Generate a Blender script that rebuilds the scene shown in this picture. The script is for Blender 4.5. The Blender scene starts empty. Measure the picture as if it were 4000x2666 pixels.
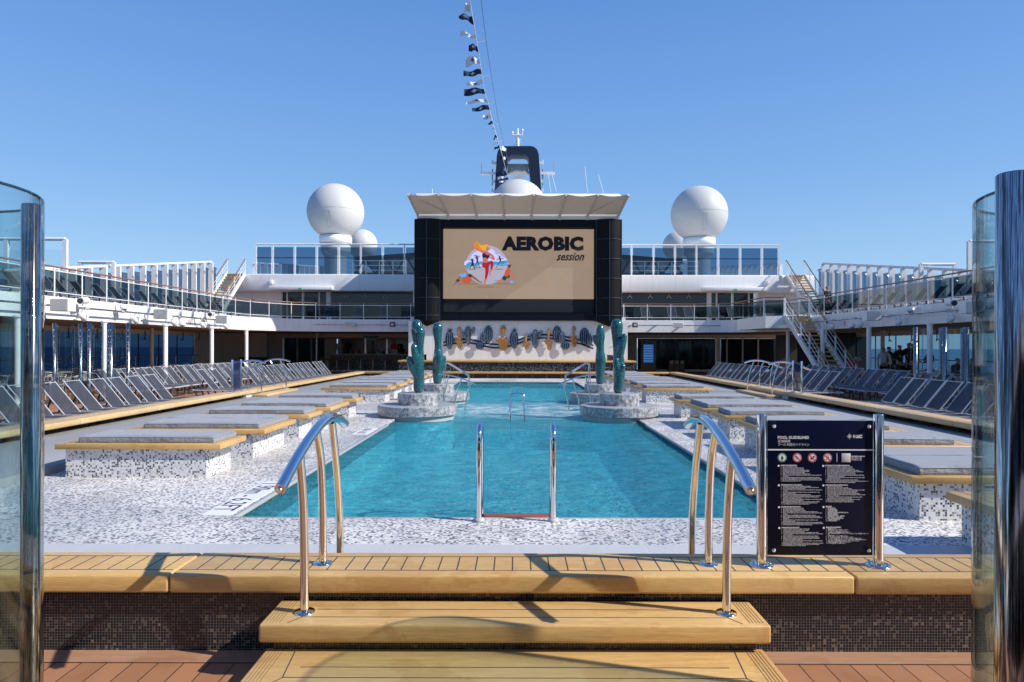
import bpy, bmesh, math, random
from mathutils import Vector, Matrix, Quaternion
random.seed(7)
PI = math.pi
S = bpy.context.scene
COL = S.collection
F = 2667.0; VX = 2020.0; HY = 1353.0; EYE = 1.7
def at(px, py, d):
    """point of the real place at distance d, read off the photograph's 4000x2666 grid"""
    py = py - 0.0025 * (px - VX)
    return Vector(((px - VX) * d / F, d, EYE - (py - HY) * d / F))
# ---------------------------------------------------------------- objects
def thing(name, label, cat, loc=(0, 0, 0), group=None, kind=None):
    o = bpy.data.objects.new(name, None); COL.objects.link(o)
    o.location = loc; o.empty_display_size = .2
    o['label'] = label; o['category'] = cat
    if group: o['group'] = group
    if kind: o['kind'] = kind
    return o
def tag(o, label, cat, group=None, kind=None):
    o['label'] = label; o['category'] = cat
    if group: o['group'] = group
    if kind: o['kind'] = kind
    return o
class MB:
    def __init__(s): s.v = []; s.f = []; s.m = []; s.sm = []
    def add(s, vs, fs, mi=0, smooth=False, M=None):
        b = len(s.v)
        for p in vs:
            p = Vector(p)
            s.v.append(M @ p if M else p)
        for f in fs:
            s.f.append([b + i for i in f]); s.m.append(mi); s.sm.append(smooth)
    def box(s, x0, x1, y0, y1, z0, z1, mi=0, M=None):
        vs = [(x, y, z) for z in (z0, z1) for y in (y0, y1) for x in (x0, x1)]
        s.add(vs, [(0, 2, 3, 1), (4, 5, 7, 6), (0, 1, 5, 4), (2, 6, 7, 3), (0, 4, 6, 2), (1, 3, 7, 5)], mi, False, M)
        return s
    def quad(s, a, b, c, d, mi=0): s.add([a, b, c, d], [(0, 1, 2, 3)], mi); return s
    def rbox(s, x0, x1, y0, y1, z0, z1, r=.02, seg=2, mi=0, M=None, sub=0):
        bm = bmesh.new()
        bmesh.ops.create_cube(bm, size=1)
        for v in bm.verts:
            v.co = Vector(((x0 + x1) / 2 + v.co.x * (x1 - x0), (y0 + y1) / 2 + v.co.y * (y1 - y0), (z0 + z1) / 2 + v.co.z * (z1 - z0)))
        bmesh.ops.bevel(bm, geom=bm.edges[:], offset=r, segments=seg, affect='EDGES', profile=.5)
        bm.verts.ensure_lookup_table()
        s.add([v.co.copy() for v in bm.verts], [[v.index for v in f.verts] for f in bm.faces], mi, True, M)
        bm.free(); return s
    def tube(s, pts, r, n=8, mi=0, cap=True, M=None, rs=None):
        pts = [Vector(p) for p in pts]
        k = len(pts); vs = []
        t = (pts[1] - pts[0]).normalized()
        u = Vector((0, 0, 1)) if abs(t.z) < .9 else Vector((1, 0, 0))
        a = t.cross(u).normalized()
        for i, p in enumerate(pts):
            if i == 0: t = pts[1] - pts[0]
            elif i == k - 1: t = pts[-1] - pts[-2]
            else: t = (pts[i + 1] - p).normalized() + (p - pts[i - 1]).normalized()
            t.normalize()
            a = (a - t * a.dot(t)).normalized(); b = t.cross(a)
            rr = rs[i] if rs else r
            for j in range(n):
                th = 2 * PI * j / n
                vs.append(p + (a * math.cos(th) + b * math.sin(th)) * rr)
        fs = []
        for i in range(k - 1):
            for j in range(n):
                q = (j + 1) % n
                fs.append((i * n + j, i * n + q, (i + 1) * n + q, (i + 1) * n + j))
        s.add(vs, fs, mi, True, M)
        if cap:
            s.add(vs[:n], [tuple(range(n))[::-1]], mi, False, M)
            s.add(vs[-n:], [tuple(range(n))], mi, False, M)
        return s
    def bar(s, a, b, w, h, mi=0, M=None):
        """rectangular bar from a to b"""
        a = Vector(a); b = Vector(b); t = (b - a).normalized()
        u = Vector((0, 0, 1)) if abs(t.z) < .95 else Vector((0, 1, 0))
        x = t.cross(u).normalized() * w / 2; y = x.cross(t).normalized() * h / 2
        vs = [a - x - y, a + x - y, a + x + y, a - x + y, b - x - y, b + x - y, b + x + y, b - x + y]
        s.add(vs, [(3, 2, 1, 0), (4, 5, 6, 7), (0, 1, 5, 4), (1, 2, 6, 5), (2, 3, 7, 6), (3, 0, 4, 7)], mi, False, M)
        return s
    def lathe(s, prof, n=24, c=(0, 0), mi=0, M=None, smooth=True, a0=0, a1=2 * PI):
        full = abs(a1 - a0 - 2 * PI) < 1e-6
        m = n if full else n + 1; vs = []
        for r, z in prof:
            for j in range(m):
                th = a0 + (a1 - a0) * j / n
                vs.append((c[0] + r * math.cos(th), c[1] + r * math.sin(th), z))
        fs = []
        for i in range(len(prof) - 1):
            for j in range(n):
                q = (j + 1) % m
                fs.append((i * m + j, i * m + q, (i + 1) * m + q, (i + 1) * m + j))
        s.add(vs, fs, mi, smooth, M); return s
    def cyl(s, a, b, r, n=12, mi=0): return s.tube([a, b], r, n, mi)
    def disc(s, c, r, axis='z', n=16, mi=0):
        vs = []
        for j in range(n):
            q = 2 * PI * j / n; x, y = r * math.cos(q), r * math.sin(q)
            vs.append((c[0] + x, c[1] + y, c[2]) if axis == 'z' else (c[0] + x, c[1], c[2] + y) if axis == 'y' else (c[0], c[1] + x, c[2] + y))
        s.add(vs, [tuple(range(n))], mi); return s
    def poly(s, pts, y0, y1, mi=0, M=None, side=None):
        """outline in x,z extruded between depths y0 and y1"""
        n = len(pts)
        ar = sum(pts[i][0] * pts[(i + 1) % n][1] - pts[(i + 1) % n][0] * pts[i][1] for i in range(n))
        if ar < 0: pts = pts[::-1]
        vs = [(p[0], y0, p[1]) for p in pts] + [(p[0], y1, p[1]) for p in pts]
        fs = [tuple(range(n)), tuple(range(2 * n - 1, n - 1, -1))]
        s.add(vs, fs, mi, False, M)
        s.add(vs, [(i, n + i, n + (i + 1) % n, (i + 1) % n) for i in range(n)], mi if side is None else side, False, M)
        return s
    def mesh(s, name, mats, off=None):
        me = bpy.data.meshes.new(name)
        vs = [tuple(p - off) for p in s.v] if off else [tuple(p) for p in s.v]
        me.from_pydata(vs, [], s.f)
        for m in mats: me.materials.append(m)
        me.polygons.foreach_set('material_index', s.m)
        me.polygons.foreach_set('use_smooth', s.sm)
        me.update()
        return me
    def build(s, name, mats, parent=None, label=None):
        if not isinstance(mats, (list, tuple)): mats = [mats]
        if parent is None:
            xs = [p.x for p in s.v]; ys = [p.y for p in s.v]; zs = [p.z for p in s.v]
            off = Vector(((min(xs) + max(xs)) / 2, (min(ys) + max(ys)) / 2, min(zs)))
            o = bpy.data.objects.new(name, s.mesh(name, mats, off)); o.location = off
        else:
            off = wloc(parent)
            o = bpy.data.objects.new(name, s.mesh(name, mats, off)); o.parent = parent
        COL.objects.link(o)
        if label: o['label'] = label
        return o
def wloc(o):
    p = Vector(o.location)
    while o.parent: o = o.parent; p += Vector(o.location)
    return p
def struct(name, mb, mats):
    o = mb.build(name, mats); o['kind'] = 'structure'; return o
KIDS = {}
def copy_tree(o, parent=None):
    c = o.copy(); COL.objects.link(c)
    if parent is not None: c.parent = parent
    for ch in [x for x in o.children]: copy_tree(ch, c)
    return c
def place(proto, used, loc, rz, label, group=None):
    o = proto if not used else copy_tree(proto)
    o.location = loc; o.rotation_euler = (0, 0, rz); o['label'] = label
    if group: o['group'] = group
    return o
ORD = ['', 'first', 'second', 'third', 'fourth', 'fifth', 'sixth', 'seventh', 'eighth', 'ninth', 'tenth', 'eleventh', 'twelfth', 'thirteenth', 'fourteenth', 'fifteenth', 'sixteenth', 'seventeenth', 'eighteenth', 'nineteenth', 'twentieth', 'twenty-first', 'twenty-second', 'twenty-third', 'twenty-fourth', 'twenty-fifth', 'twenty-sixth']
def smooth(pts, k=4, closed=True):
    n = len(pts); out = []
    rng = range(n) if closed else range(n - 1)
    for i in rng:
        p = [pts[(i + j - 1) % n] if closed else pts[min(max(i + j - 1, 0), n - 1)] for j in range(4)]
        for q in range(k):
            t = q / k
            out.append(tuple(.5 * ((2 * p[1][c]) + (-p[0][c] + p[2][c]) * t + (2 * p[0][c] - 5 * p[1][c] + 4 * p[2][c] - p[3][c]) * t * t + (-p[0][c] + 3 * p[1][c] - 3 * p[2][c] + p[3][c]) * t ** 3) for c in range(len(p[1]))))
    if not closed: out.append(tuple(pts[-1]))
    return out
def text(mb, body, size, M, mi=0, bold=0., shear=0., align='LEFT', spacing=1.):
    cu = bpy.data.curves.new('t', 'FONT'); cu.body = body; cu.size = size
    cu.offset = bold; cu.shear = shear; cu.align_x = align; cu.space_character = spacing
    cu.resolution_u = 2; cu.fill_mode = 'FRONT'
    ob = bpy.data.objects.new('t', cu); COL.objects.link(ob)
    me = bpy.data.meshes.new_from_object(ob)
    mb.add([v.co.copy() for v in me.vertices], [list(p.vertices) for p in me.polygons], mi, False, M)
    bpy.data.objects.remove(ob); bpy.data.meshes.remove(me); bpy.data.curves.remove(cu)
def TM(loc, rx=PI / 2, rz=0): return Matrix.Translation(Vector(loc)) @ Matrix.Rotation(rz, 4, 'Z') @ Matrix.Rotation(rx, 4, 'X')
# ---------------------------------------------------------------- materials
class NT:
    def __init__(s, name):
        s.mat = bpy.data.materials.new(name); s.mat.use_nodes = True
        s.t = s.mat.node_tree; s.t.nodes.clear()
        s.out = s.t.nodes.new('ShaderNodeOutputMaterial')
    def n(s, kind, **kw):
        x = s.t.nodes.new('ShaderNode' + kind)
        for k, v in kw.items():
            if isinstance(v, bpy.types.NodeSocket): s.t.links.new(v, x.inputs[k.replace('_', ' ')])
            elif hasattr(x, k) and k not in ('Color',): setattr(x, k, v)
            else: x.inputs[k.replace('_', ' ')].default_value = v
        return x
    def lk(s, a, b): s.t.links.new(a, b)
    def math(s, op, a, b=None, c=None):
        x = s.t.nodes.new('ShaderNodeMath'); x.operation = op
        for i, q in enumerate((a, b, c)):
            if q is None: continue
            if isinstance(q, bpy.types.NodeSocket): s.lk(q, x.inputs[i])
            else: x.inputs[i].default_value = q
        return x.outputs[0]
    def vmath(s, op, a, b=None):
        x = s.t.nodes.new('ShaderNodeVectorMath'); x.operation = op
        for i, q in enumerate((a, b)):
            if q is None: continue
            if isinstance(q, bpy.types.NodeSocket): s.lk(q, x.inputs[i])
            else: x.inputs[i].default_value = q
        return x.outputs[0]
    def mix(s, f, a, b):
        x = s.t.nodes.new('ShaderNodeMix'); x.data_type = 'RGBA'
        for i, q in ((0, f), (6, a), (7, b)):
            if isinstance(q, bpy.types.NodeSocket): s.lk(q, x.inputs[i])
            elif i == 0: x.inputs[0].default_value = q
            else: x.inputs[i].default_value = (*q, 1) if len(q) == 3 else q
        return x.outputs[2]
    def ramp(s, f, stops, const=False):
        x = s.t.nodes.new('ShaderNodeValToRGB'); s.lk(f, x.inputs[0])
        cr = x.color_ramp
        if const: cr.interpolation = 'CONSTANT'
        while len(cr.elements) < len(stops): cr.elements.new(.5)
        for e, (p, c) in zip(cr.elements, stops):
            e.position = p; e.color = (*c, 1) if len(c) == 3 else c
        return x.outputs[0]
    def obj(s): return s.n('TexCoord').outputs['Object']
    def noise(s, co, scale, detail=3, rough=.5):
        x = s.n('TexNoise'); s.lk(co, x.inputs['Vector']); x.inputs['Scale'].default_value = scale
        x.inputs['Detail'].default_value = detail; x.inputs['Roughness'].default_value = rough
        return x.outputs[0]
    def scl(s, co, v):
        return s.vmath('MULTIPLY', co, v)
    def bsdf(s, color, rough=.5, metal=0., bump=None, bstr=.2, bdist=.01, **kw):
        b = s.n('BsdfPrincipled')
        for k, v in (('Base Color', color), ('Roughness', rough), ('Metallic', metal)):
            if isinstance(v, bpy.types.NodeSocket): s.lk(v, b.inputs[k])
            elif k == 'Base Color': b.inputs[k].default_value = (*v, 1)
            else: b.inputs[k].default_value = v
        for k, v in kw.items():
            b.inputs[k.replace('_', ' ')].default_value = v
        if bump is not None:
            bn = s.n('Bump'); bn.inputs['Strength'].default_value = bstr; bn.inputs['Distance'].default_value = bdist
            s.lk(bump, bn.inputs['Height']); s.lk(bn.outputs[0], b.inputs['Normal'])
        s.lk(b.outputs[0], s.out.inputs[0]); return b
def plain(name, c, rough=.5, metal=0., var=.06, vs=6., bstr=.0, **kw):
    t = NT(name); co = t.obj(); nz = t.noise(co, vs)
    col = t.mix(nz, tuple(max(0, x * (1 - var * 2)) for x in c), tuple(min(1, x * (1 + var * 2)) for x in c))
    r = t.math('ADD', t.math('MULTIPLY', nz, .12), rough - .06)
    t.bsdf(col, r, metal, bump=t.noise(co, 60.) if bstr else None, bstr=bstr, **kw)
    return t.mat
def mosaic(name, size, stops, grout, gw=.1, rough=.25, patch=None, wet=False, sheen=None):
    """small square tiles on every face, laid out in metres on the object itself"""
    t = NT(name); co = t.vmath('ADD', t.n('NewGeometry').outputs['Position'], (1.237, .713, .0031))
    nrm = t.vmath('ABSOLUTE', t.n('NewGeometry').outputs['True Normal'])
    sp = t.n('SeparateXYZ'); t.lk(nrm, sp.inputs[0])
    q = t.vmath('DIVIDE', co, (size, size, size))
    keep = [t.math('LESS_THAN', sp.outputs[i], .6) for i in range(3)]
    cb = t.n('CombineXYZ'); [t.lk(keep[i], cb.inputs[i]) for i in range(3)]
    cell = t.vmath('MULTIPLY', t.vmath('FLOOR', q), cb.outputs[0])
    wn = t.n('TexWhiteNoise'); t.lk(cell, wn.inputs[0])
    val = wn.outputs[0]
    if patch:
        big = t.noise(co, patch, 2)
        val = t.math('ADD', t.math('MULTIPLY', val, .82), t.math('MULTIPLY', t.math('SUBTRACT', big, .35), .5))
        val = t.math('MINIMUM', t.math('MAXIMUM', val, 0.), .999)
    c = t.ramp(val, stops, True)
    fr = t.n('SeparateXYZ'); t.lk(t.vmath('FRACTION', q), fr.inputs[0])
    g = None
    for i in range(3):
        e = t.math('MULTIPLY', t.math('LESS_THAN', fr.outputs[i], gw), keep[i])
        g = e if g is None else t.math('MAXIMUM', g, e)
    c = t.mix(g, c, grout)
    r = rough
    if wet:
        w = t.noise(co, .55, 3, .6)
        r = t.ramp(w, [(.46, (.65,) * 3), (.62, (.28,) * 3)])
        dk = t.ramp(w, [(.42, (1,) * 3), (.56, (.80,) * 3)])
        m = t.n('Mix', data_type='RGBA', blend_type='MULTIPLY'); m.inputs[0].default_value = 1
        t.lk(c, m.inputs[6]); t.lk(dk, m.inputs[7]); c = m.outputs[2]
    else:
        r = t.math('ADD', t.math('MULTIPLY', g, .5), rough)
    t.bsdf(c, r, bump=t.math('SUBTRACT', 1., g), bstr=.35, bdist=.002)
    return t.mat
def wood(name, c1, c2, axis=0, rough=.45, stain=.26):
    t = NT(name); co = t.n('NewGeometry').outputs['Position']
    sc = [22., 22., 22.]; sc[axis] = 1.2
    g = t.noise(t.scl(co, tuple(sc)), 1.5, 5, .6)
    g2 = t.noise(t.scl(co, tuple(x * 6 for x in sc)), 1.6, 3, .6)
    base = t.mix(t.ramp(g, [(.3, (0,) * 3), (.7, (1,) * 3)]), c1, c2)
    base = t.mix(t.math('MULTIPLY', t.ramp(g2, [(.42, (0,) * 3), (.62, (1,) * 3)]), .38), base, tuple(x * .52 for x in c1)); base = t.mix(t.math('MULTIPLY', t.ramp(t.noise(co, .9, 3), [(.4, (0,) * 3), (.7, (1,) * 3)]), .35), base, tuple(min(1, x * y) for x, y in zip(c2, (1.0, 1.12, 1.35))))
    st = t.ramp(t.noise(co, 2.2, 5, .62), [(.545, (0,) * 3), (.57, (1,) * 3)])
    base = t.mix(t.math('MULTIPLY', st, stain), base, tuple(x * y for x, y in zip(c1, (.72, .52, .34))))
    t.bsdf(base, t.math('ADD', t.math('MULTIPLY', g, .2), rough - .1), bump=g2, bstr=.12, bdist=.003)
    return t.mat
M = {}
M['teak'] = wood('teak_light', (.55, .32, .10), (.69, .44, .165), 0)
M['teak_y'] = wood('teak_light_lengthwise', (.56, .37, .165), (.68, .48, .235), 1, stain=.12)
M['caulk'] = plain('black_caulk', (.03, .035, .05), .7)
M['brown'] = wood('varnished_handrail', (.22, .09, .04), (.32, .14, .06), 1, .3, 0)
M['redwood'] = wood('red_stained_tread', (.26, .06, .02), (.36, .10, .035), 0, .35, .2)
M['white'] = plain('white_paint', (.80, .80, .79), .35, var=.02, vs=1.5)
M['whitem'] = plain('white_metal', (.78, .78, .77), .3, var=.02)
M['cream'] = plain('cream_wall', (.62, .56, .48), .6, var=.04, vs=1.)
M['dome'] = plain('radome_gelcoat', (.58, .575, .545), .5, var=.015, vs=.6)
M['domeg'] = plain('pedestal_grey', (.42, .44, .44), .4, var=.03)
M['fabric'] = None
M['navy'] = plain('navy_paint', (.008, .014, .035), .35, var=.1, vs=1.)
M['navyp'] = plain('navy_panel', (.0035, .0055, .012), .45, var=.1, vs=.8, Specular_IOR_Level=.15)
M['black'] = plain('black_gloss', (.010, .010, .012), .15)
M['dark'] = plain('dark_grey_plastic', (.035, .037, .042), .4)
M['darkin'] = plain('dark_interior', (.012, .012, .014), .6)
M['lgrey'] = plain('light_grey', (.45, .45, .46), .5)
M['mgrey'] = plain('mid_grey', (.22, .23, .24), .5)
M['chrome'] = plain('polished_steel', (.78, .78, .78), .07, 1., var=.03, vs=3.)
M['steel'] = plain('brushed_steel', (.55, .55, .55), .28, 1.)
M['alu'] = plain('white_aluminium', (.50, .53, .58), .3, .1)
M['red'] = plain('red_fabric', (.55, .02, .02), .6)
M['green'] = plain('green_sign', (.02, .35, .12), .4)
M['yellow'] = plain('yellow_sign', (.7, .55, .02), .4)
M['mosaic_floor'] = mosaic('pale_mosaic_floor', .021, [(0, (.07, .07, .095)), (.09, (.19, .195, .24)), (.20, (.36, .35, .36)), (.32, (.56, .55, .53)), (.52, (.79, .765, .71))], (.56, .545, .51), .1, wet=True)
M['mosaic_bed'] = mosaic('white_mosaic', .021, [(0, (.06, .065, .08)), (.12, (.20, .20, .22)), (.22, (.42, .40, .34)), (.28, (.62, .63, .65)), (.55, (.76, .76, .76))], (.62, .62, .62), .12)
M['mosaic_dark'] = mosaic('black_and_bronze_mosaic', .0155, [(0, (.004, .004, .005)), (.60, (.010, .010, .012)), (.78, (.085, .060, .042)), (.90, (.17, .13, .085))], (.17, .175, .18), .11, .12, patch=3.)
M['mosaic_bar'] = mosaic('speckled_dark_mosaic', .03, [(0, (.008, .008, .009)), (.55, (.04, .042, .045)), (.75, (.18, .18, .18)), (.9, (.35, .35, .34))], (.03, .03, .03), .1, .3)
M['mosaic_pool'] = mosaic('turquoise_pool_mosaic', .05, [(0, (.12, .76, .86)), (.3, (.16, .84, .93)), (.6, (.26, .90, .95))], (.35, .78, .86), .08)
M['mosaic_coping'] = mosaic('dark_waterline_mosaic', .02, [(0, (.01, .03, .035)), (.5, (.03, .08, .085)), (.8, (.10, .16, .16))], (.1, .13, .13), .1)
def _():
    t = NT('grey_deck_tile'); co = t.obj()
    n1 = t.noise(co, 1.3, 4, .6); n2 = t.noise(co, 25., 4, .7)
    c = t.mix(n1, (.38, .385, .385), (.56, .56, .55)); c = t.mix(t.math('MULTIPLY', n2, .4), c, (.66, .66, .65))
    sp = t.n('SeparateXYZ'); t.lk(co, sp.inputs[0])
    g = t.math('MAXIMUM', t.math('LESS_THAN', t.math('FRACT', t.math('DIVIDE', sp.outputs[0], .33)), .012), t.math('LESS_THAN', t.math('FRACT', t.math('DIVIDE', sp.outputs[1], .6)), .006))
    c = t.mix(g, c, (.6, .6, .58))
    t.bsdf(c, .5, bump=n2, bstr=.15); M['tile'] = t.mat
    t = NT('worn_grey_walkway'); co = t.obj(); n1 = t.noise(co, 1.1, 5, .65); n2 = t.noise(co, 30., 3, .7)
    c = t.mix(n1, (.20, .205, .21), (.34, .345, .34)); c = t.mix(t.math('MULTIPLY', n2, .35), c, (.45, .45, .44)); t.bsdf(c, .55, bump=n2, bstr=.15); M['walk'] = t.mat
    # orange plank deck
    t = NT('orange_planked_deck'); co = t.n('NewGeometry').outputs['Position']
    sp = t.n('SeparateXYZ'); t.lk(co, sp.inputs[0])
    px = t.math('DIVIDE', sp.outputs[0], .137)
    wn = t.n('TexWhiteNoise'); wn.noise_dimensions = '1D'; t.lk(t.math('FLOOR', px), wn.inputs['W'])
    n1 = t.noise(t.scl(co, (9., .9, 1.)), 3., 4, .6)
    c = t.mix(wn.outputs[0], (.31, .135, .062), (.40, .18, .085)); c = t.mix(t.math('MULTIPLY', n1, .5), c, (.45, .24, .13))
    st = t.ramp(t.noise(co, 1.4, 5, .6), [(.54, (0,) * 3), (.60, (1,) * 3)])
    c = t.mix(t.math('MULTIPLY', st, .3), c, (.25, .10, .05))
    g = t.math('LESS_THAN', t.math('FRACT', px), .045)
    c = t.mix(g, c, (.02, .02, .025))
    t.bsdf(c, .5, bump=t.math('SUBTRACT', 1., g), bstr=.2, bdist=.003); M['deck'] = t.mat
    # mattress cover
    t = NT('grey_mattress_cover'); co = t.obj()
    w = t.noise(t.scl(co, (1.4, 3.4, 2.)), 2.6, 6, .62); w2 = t.noise(co, 180., 2)
    c = t.mix(w, (.215, .225, .25), (.285, .295, .32)); c = t.mix(t.math('MULTIPLY', w2, .25), c, (.36, .37, .39))
    hh = t.math('ADD', t.math('MULTIPLY', w, 1.), t.math('MULTIPLY', w2, .02))
    t.bsdf(c, .62, bump=hh, bstr=.9, bdist=.06, Sheen_Weight=.3); M['fabric'] = t.mat
    # lounger mesh fabric: lets a little light through
    t = NT('lounger_mesh_fabric'); co = t.obj(); w2 = t.noise(co, 120., 2)
    c = t.mix(w2, (.028, .032, .043), (.056, .062, .078))
    b = t.bsdf(c, .6, bump=w2, bstr=.2, bdist=.002); tr = t.n('BsdfTransparent'); mx = t.n('MixShader'); mx.inputs[0].default_value = .12
    t.lk(b.outputs[0], mx.inputs[1]); t.lk(tr.outputs[0], mx.inputs[2]); t.lk(mx.outputs[0], t.out.inputs[0]); M['mesh'] = t.mat
    # pod stone
    t = NT('streaked_grey_stone'); co = t.obj(); sp = t.n('SeparateXYZ'); t.lk(co, sp.inputs[0])
    w = t.noise(t.scl(co, (1., 1., 1.)), 9., 6, .75); v = t.noise(t.scl(co, (2., 2., 1.)), 22., 5, .8)
    c = t.ramp(w, [(.30, (.05, .055, .06)), (.44, (.15, .16, .165)), (.54, (.34, .35, .36)), (.64, (.58, .59, .60))])
    c = t.mix(t.ramp(v, [(.5, (0,) * 3), (.62, (.8,) * 3)]), c, (.66, .67, .68))
    a = t.math('MULTIPLY', t.math('ARCTAN2', sp.outputs[0], sp.outputs[1]), 9.5)
    nz = t.n('SeparateXYZ'); t.lk(t.n('NewGeometry').outputs['True Normal'], nz.inputs[0])
    g = t.math('MULTIPLY', t.math('LESS_THAN', t.math('FRACT', a), .05), t.math('LESS_THAN', t.math('ABSOLUTE', nz.outputs[2]), .5))
    c = t.mix(g, c, (.05, .05, .055)); c = t.mix(t.math('MULTIPLY', t.math('GREATER_THAN', nz.outputs[2], .5), .6), c, (.40, .41, .42))
    t.bsdf(c, .3, bump=w, bstr=.2); M['stone'] = t.mat
    # teal cactus with short pale dashes
    t = NT('teal_gloss_with_dashes'); co = t.obj(); sp = t.n('SeparateXYZ'); t.lk(co, sp.inputs[0])
    a = t.math('MULTIPLY', t.math('ARCTAN2', sp.outputs[0], sp.outputs[1]), .19)
    cb = t.n('CombineXYZ'); t.lk(a, cb.inputs[0]); t.lk(sp.outputs[2], cb.inputs[1])
    q = t.vmath('DIVIDE', cb.outputs[0], (.058, .066, 1.))
    row = t.n('SeparateXYZ'); t.lk(t.vmath('FLOOR', q), row.inputs[0])
    shift = t.n('CombineXYZ'); t.lk(t.math('MULTIPLY', t.math('MODULO', row.outputs[1], 2.), .5), shift.inputs[0])
    q = t.vmath('ADD', q, shift.outputs[0])
    wn = t.n('TexWhiteNoise'); t.lk(t.vmath('FLOOR', q), wn.inputs[0])
    an = t.math('MULTIPLY', t.math('SUBTRACT', wn.outputs[0], .5), 2.2)
    f = t.n('SeparateXYZ'); t.lk(t.vmath('SUBTRACT', t.vmath('FRACTION', q), (.5, .5, .5)), f.inputs[0])
    cs, sn = t.math('COSINE', an), t.math('SINE', an)
    pe = t.math('SUBTRACT', t.math('MULTIPLY', f.outputs[0], cs), t.math('MULTIPLY', f.outputs[1], sn))
    al = t.math('ADD', t.math('MULTIPLY', f.outputs[0], sn), t.math('MULTIPLY', f.outputs[1], cs))
    mk = t.math('MULTIPLY', t.math('LESS_THAN', t.math('ABSOLUTE', pe), .055), t.math('LESS_THAN', t.math('ABSOLUTE', al), .38)); w9 = t.n('TexWhiteNoise'); t.lk(t.vmath('ADD', t.vmath('FLOOR', q), (31.3, 7.7, 0.)), w9.inputs[0]); mk = t.math('MULTIPLY', mk, t.math('GREATER_THAN', w9.outputs[0], .3))
    c = t.mix(t.noise(co, 4.), (.006, .060, .072), (.012, .10, .115)); c = t.mix(t.math('MULTIPLY', mk, .6), c, (.16, .40, .42))
    t.bsdf(c, .13, Coat_Weight=.5, Coat_Roughness=.05); M['cactus'] = t.mat
    # thin glasses
    def glass(name, tint, ior=1.45, edge=(.25, .4, .42), gl=.02):
        t = NT(name)
        tr = t.n('BsdfTransparent'); lw = t.n('LayerWeight'); lw.inputs[0].default_value = .35
        c = t.mix(t.math('POWER', lw.outputs[1], 3.), tint, edge); t.lk(c, tr.inputs[0])
        gs = t.n('BsdfGlossy'); gs.inputs['Roughness'].default_value = gl
        fr = t.n('Fresnel'); bf = t.n('NewGeometry').outputs['Backfacing']; t.lk(t.math('ADD', ior, t.math('MULTIPLY', bf, 1. / ior - ior)), fr.inputs[0])
        mx = t.n('MixShader'); t.lk(fr.outputs[0], mx.inputs[0]); t.lk(tr.outputs[0], mx.inputs[1]); t.lk(gs.outputs[0], mx.inputs[2])
        t.lk(mx.outputs[0], t.out.inputs[0]); return t.mat
    M['glass_clear'] = glass('clear_curved_glass', (.86, .93, .94), 1.5, (.18, .26, .28), .01)
    M['glass_rail'] = glass('grey_tinted_glass', (.24, .32, .34), 1.5, (.15, .2, .22))
    M['glass_blue'] = glass('blue_tinted_glass', (.14, .24, .36), 1.5, (.05, .08, .12))
    M['glass_sea'] = glass('deep_blue_tinted_window', (.022, .055, .11), 1.4, (.03, .08, .16))
    M['glass_sea2'] = glass('pale_blue_tinted_window', (.30, .46, .56), 1.4, (.1, .18, .22))
    M['glass_dark'] = plain('dark_window_glass', (.012, .016, .02), .04)
    # water
    t = NT('pool_water'); co = t.n('NewGeometry').outputs['Position']
    n1 = t.noise(t.scl(co, (1., 1.5, 1.)), 1.6, 3, .55); n2 = t.noise(t.scl(co, (.7, 2.6, 1.)), 4.6, 5, .62)
    n3 = t.noise(t.scl(co, (1., 2.4, 1.)), 15., 3, .6); h = t.math('ADD', t.math('ADD', t.math('MULTIPLY', n1, .8), t.math('MULTIPLY', n2, .5)), t.math('MULTIPLY', n3, .22))
    bn = t.n('Bump'); bn.inputs['Strength'].default_value = 1.; bn.inputs['Distance'].default_value = .26; t.lk(h, bn.inputs['Height'])
    tr = t.n('BsdfTransparent'); t.lk(t.mix(t.ramp(n2, [(.42, (0,) * 3), (.54, (1,) * 3)]), (.50, .74, .78), (1., 1., 1.)), tr.inputs[0])  # refraction-like wave streaks painted into the water tint
    df = t.n('BsdfDiffuse'); df.inputs[0].default_value = (.11, .74, .92, 1); t.lk(bn.outputs[0], df.inputs['Normal'])
    m1 = t.n('MixShader'); m1.inputs[0].default_value = .27; t.lk(tr.outputs[0], m1.inputs[1]); t.lk(df.outputs[0], m1.inputs[2])
    # churned foam over the shallow shelf
    sp = t.n('SeparateXYZ'); t.lk(co, sp.inputs[0])
    band = t.math('MULTIPLY', t.math('SUBTRACT', 1., t.math('MINIMUM', t.math('DIVIDE', t.math('ABSOLUTE', t.math('SUBTRACT', sp.outputs[1], 17.3)), 2.6), 1.)), 1.)
    fm = t.math('MULTIPLY', t.ramp(t.noise(t.scl(co, (1., 1.3, 1.)), 2.8, 6, .68), [(.40, (0,) * 3), (.62, (1,) * 3)]), t.math('MINIMUM', t.math('MULTIPLY', band, 1.1), .8))
    fo = t.n('BsdfDiffuse'); fo.inputs[0].default_value = (.72, .86, .88, 1); t.lk(bn.outputs[0], fo.inputs['Normal'])
    m2 = t.n('MixShader'); t.lk(fm, m2.inputs[0]); t.lk(m1.outputs[0], m2.inputs[1]); t.lk(fo.outputs[0], m2.inputs[2])
    gs = t.n('BsdfGlossy'); gs.inputs['Roughness'].default_value = .06; t.lk(bn.outputs[0], gs.inputs['Normal'])
    fr = t.n('Fresnel'); fr.inputs[0].default_value = 1.24; t.lk(bn.outputs[0], fr.inputs['Normal'])
    m3 = t.n('MixShader'); t.lk(fr.outputs[0], m3.inputs[0]); t.lk(m2.outputs[0], m3.inputs[1]); t.lk(gs.outputs[0], m3.inputs[2])
    t.lk(m3.outputs[0], t.out.inputs[0]); M['water'] = t.mat
    t = NT('open_sea'); co = t.n('NewGeometry').outputs['Position']
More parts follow.
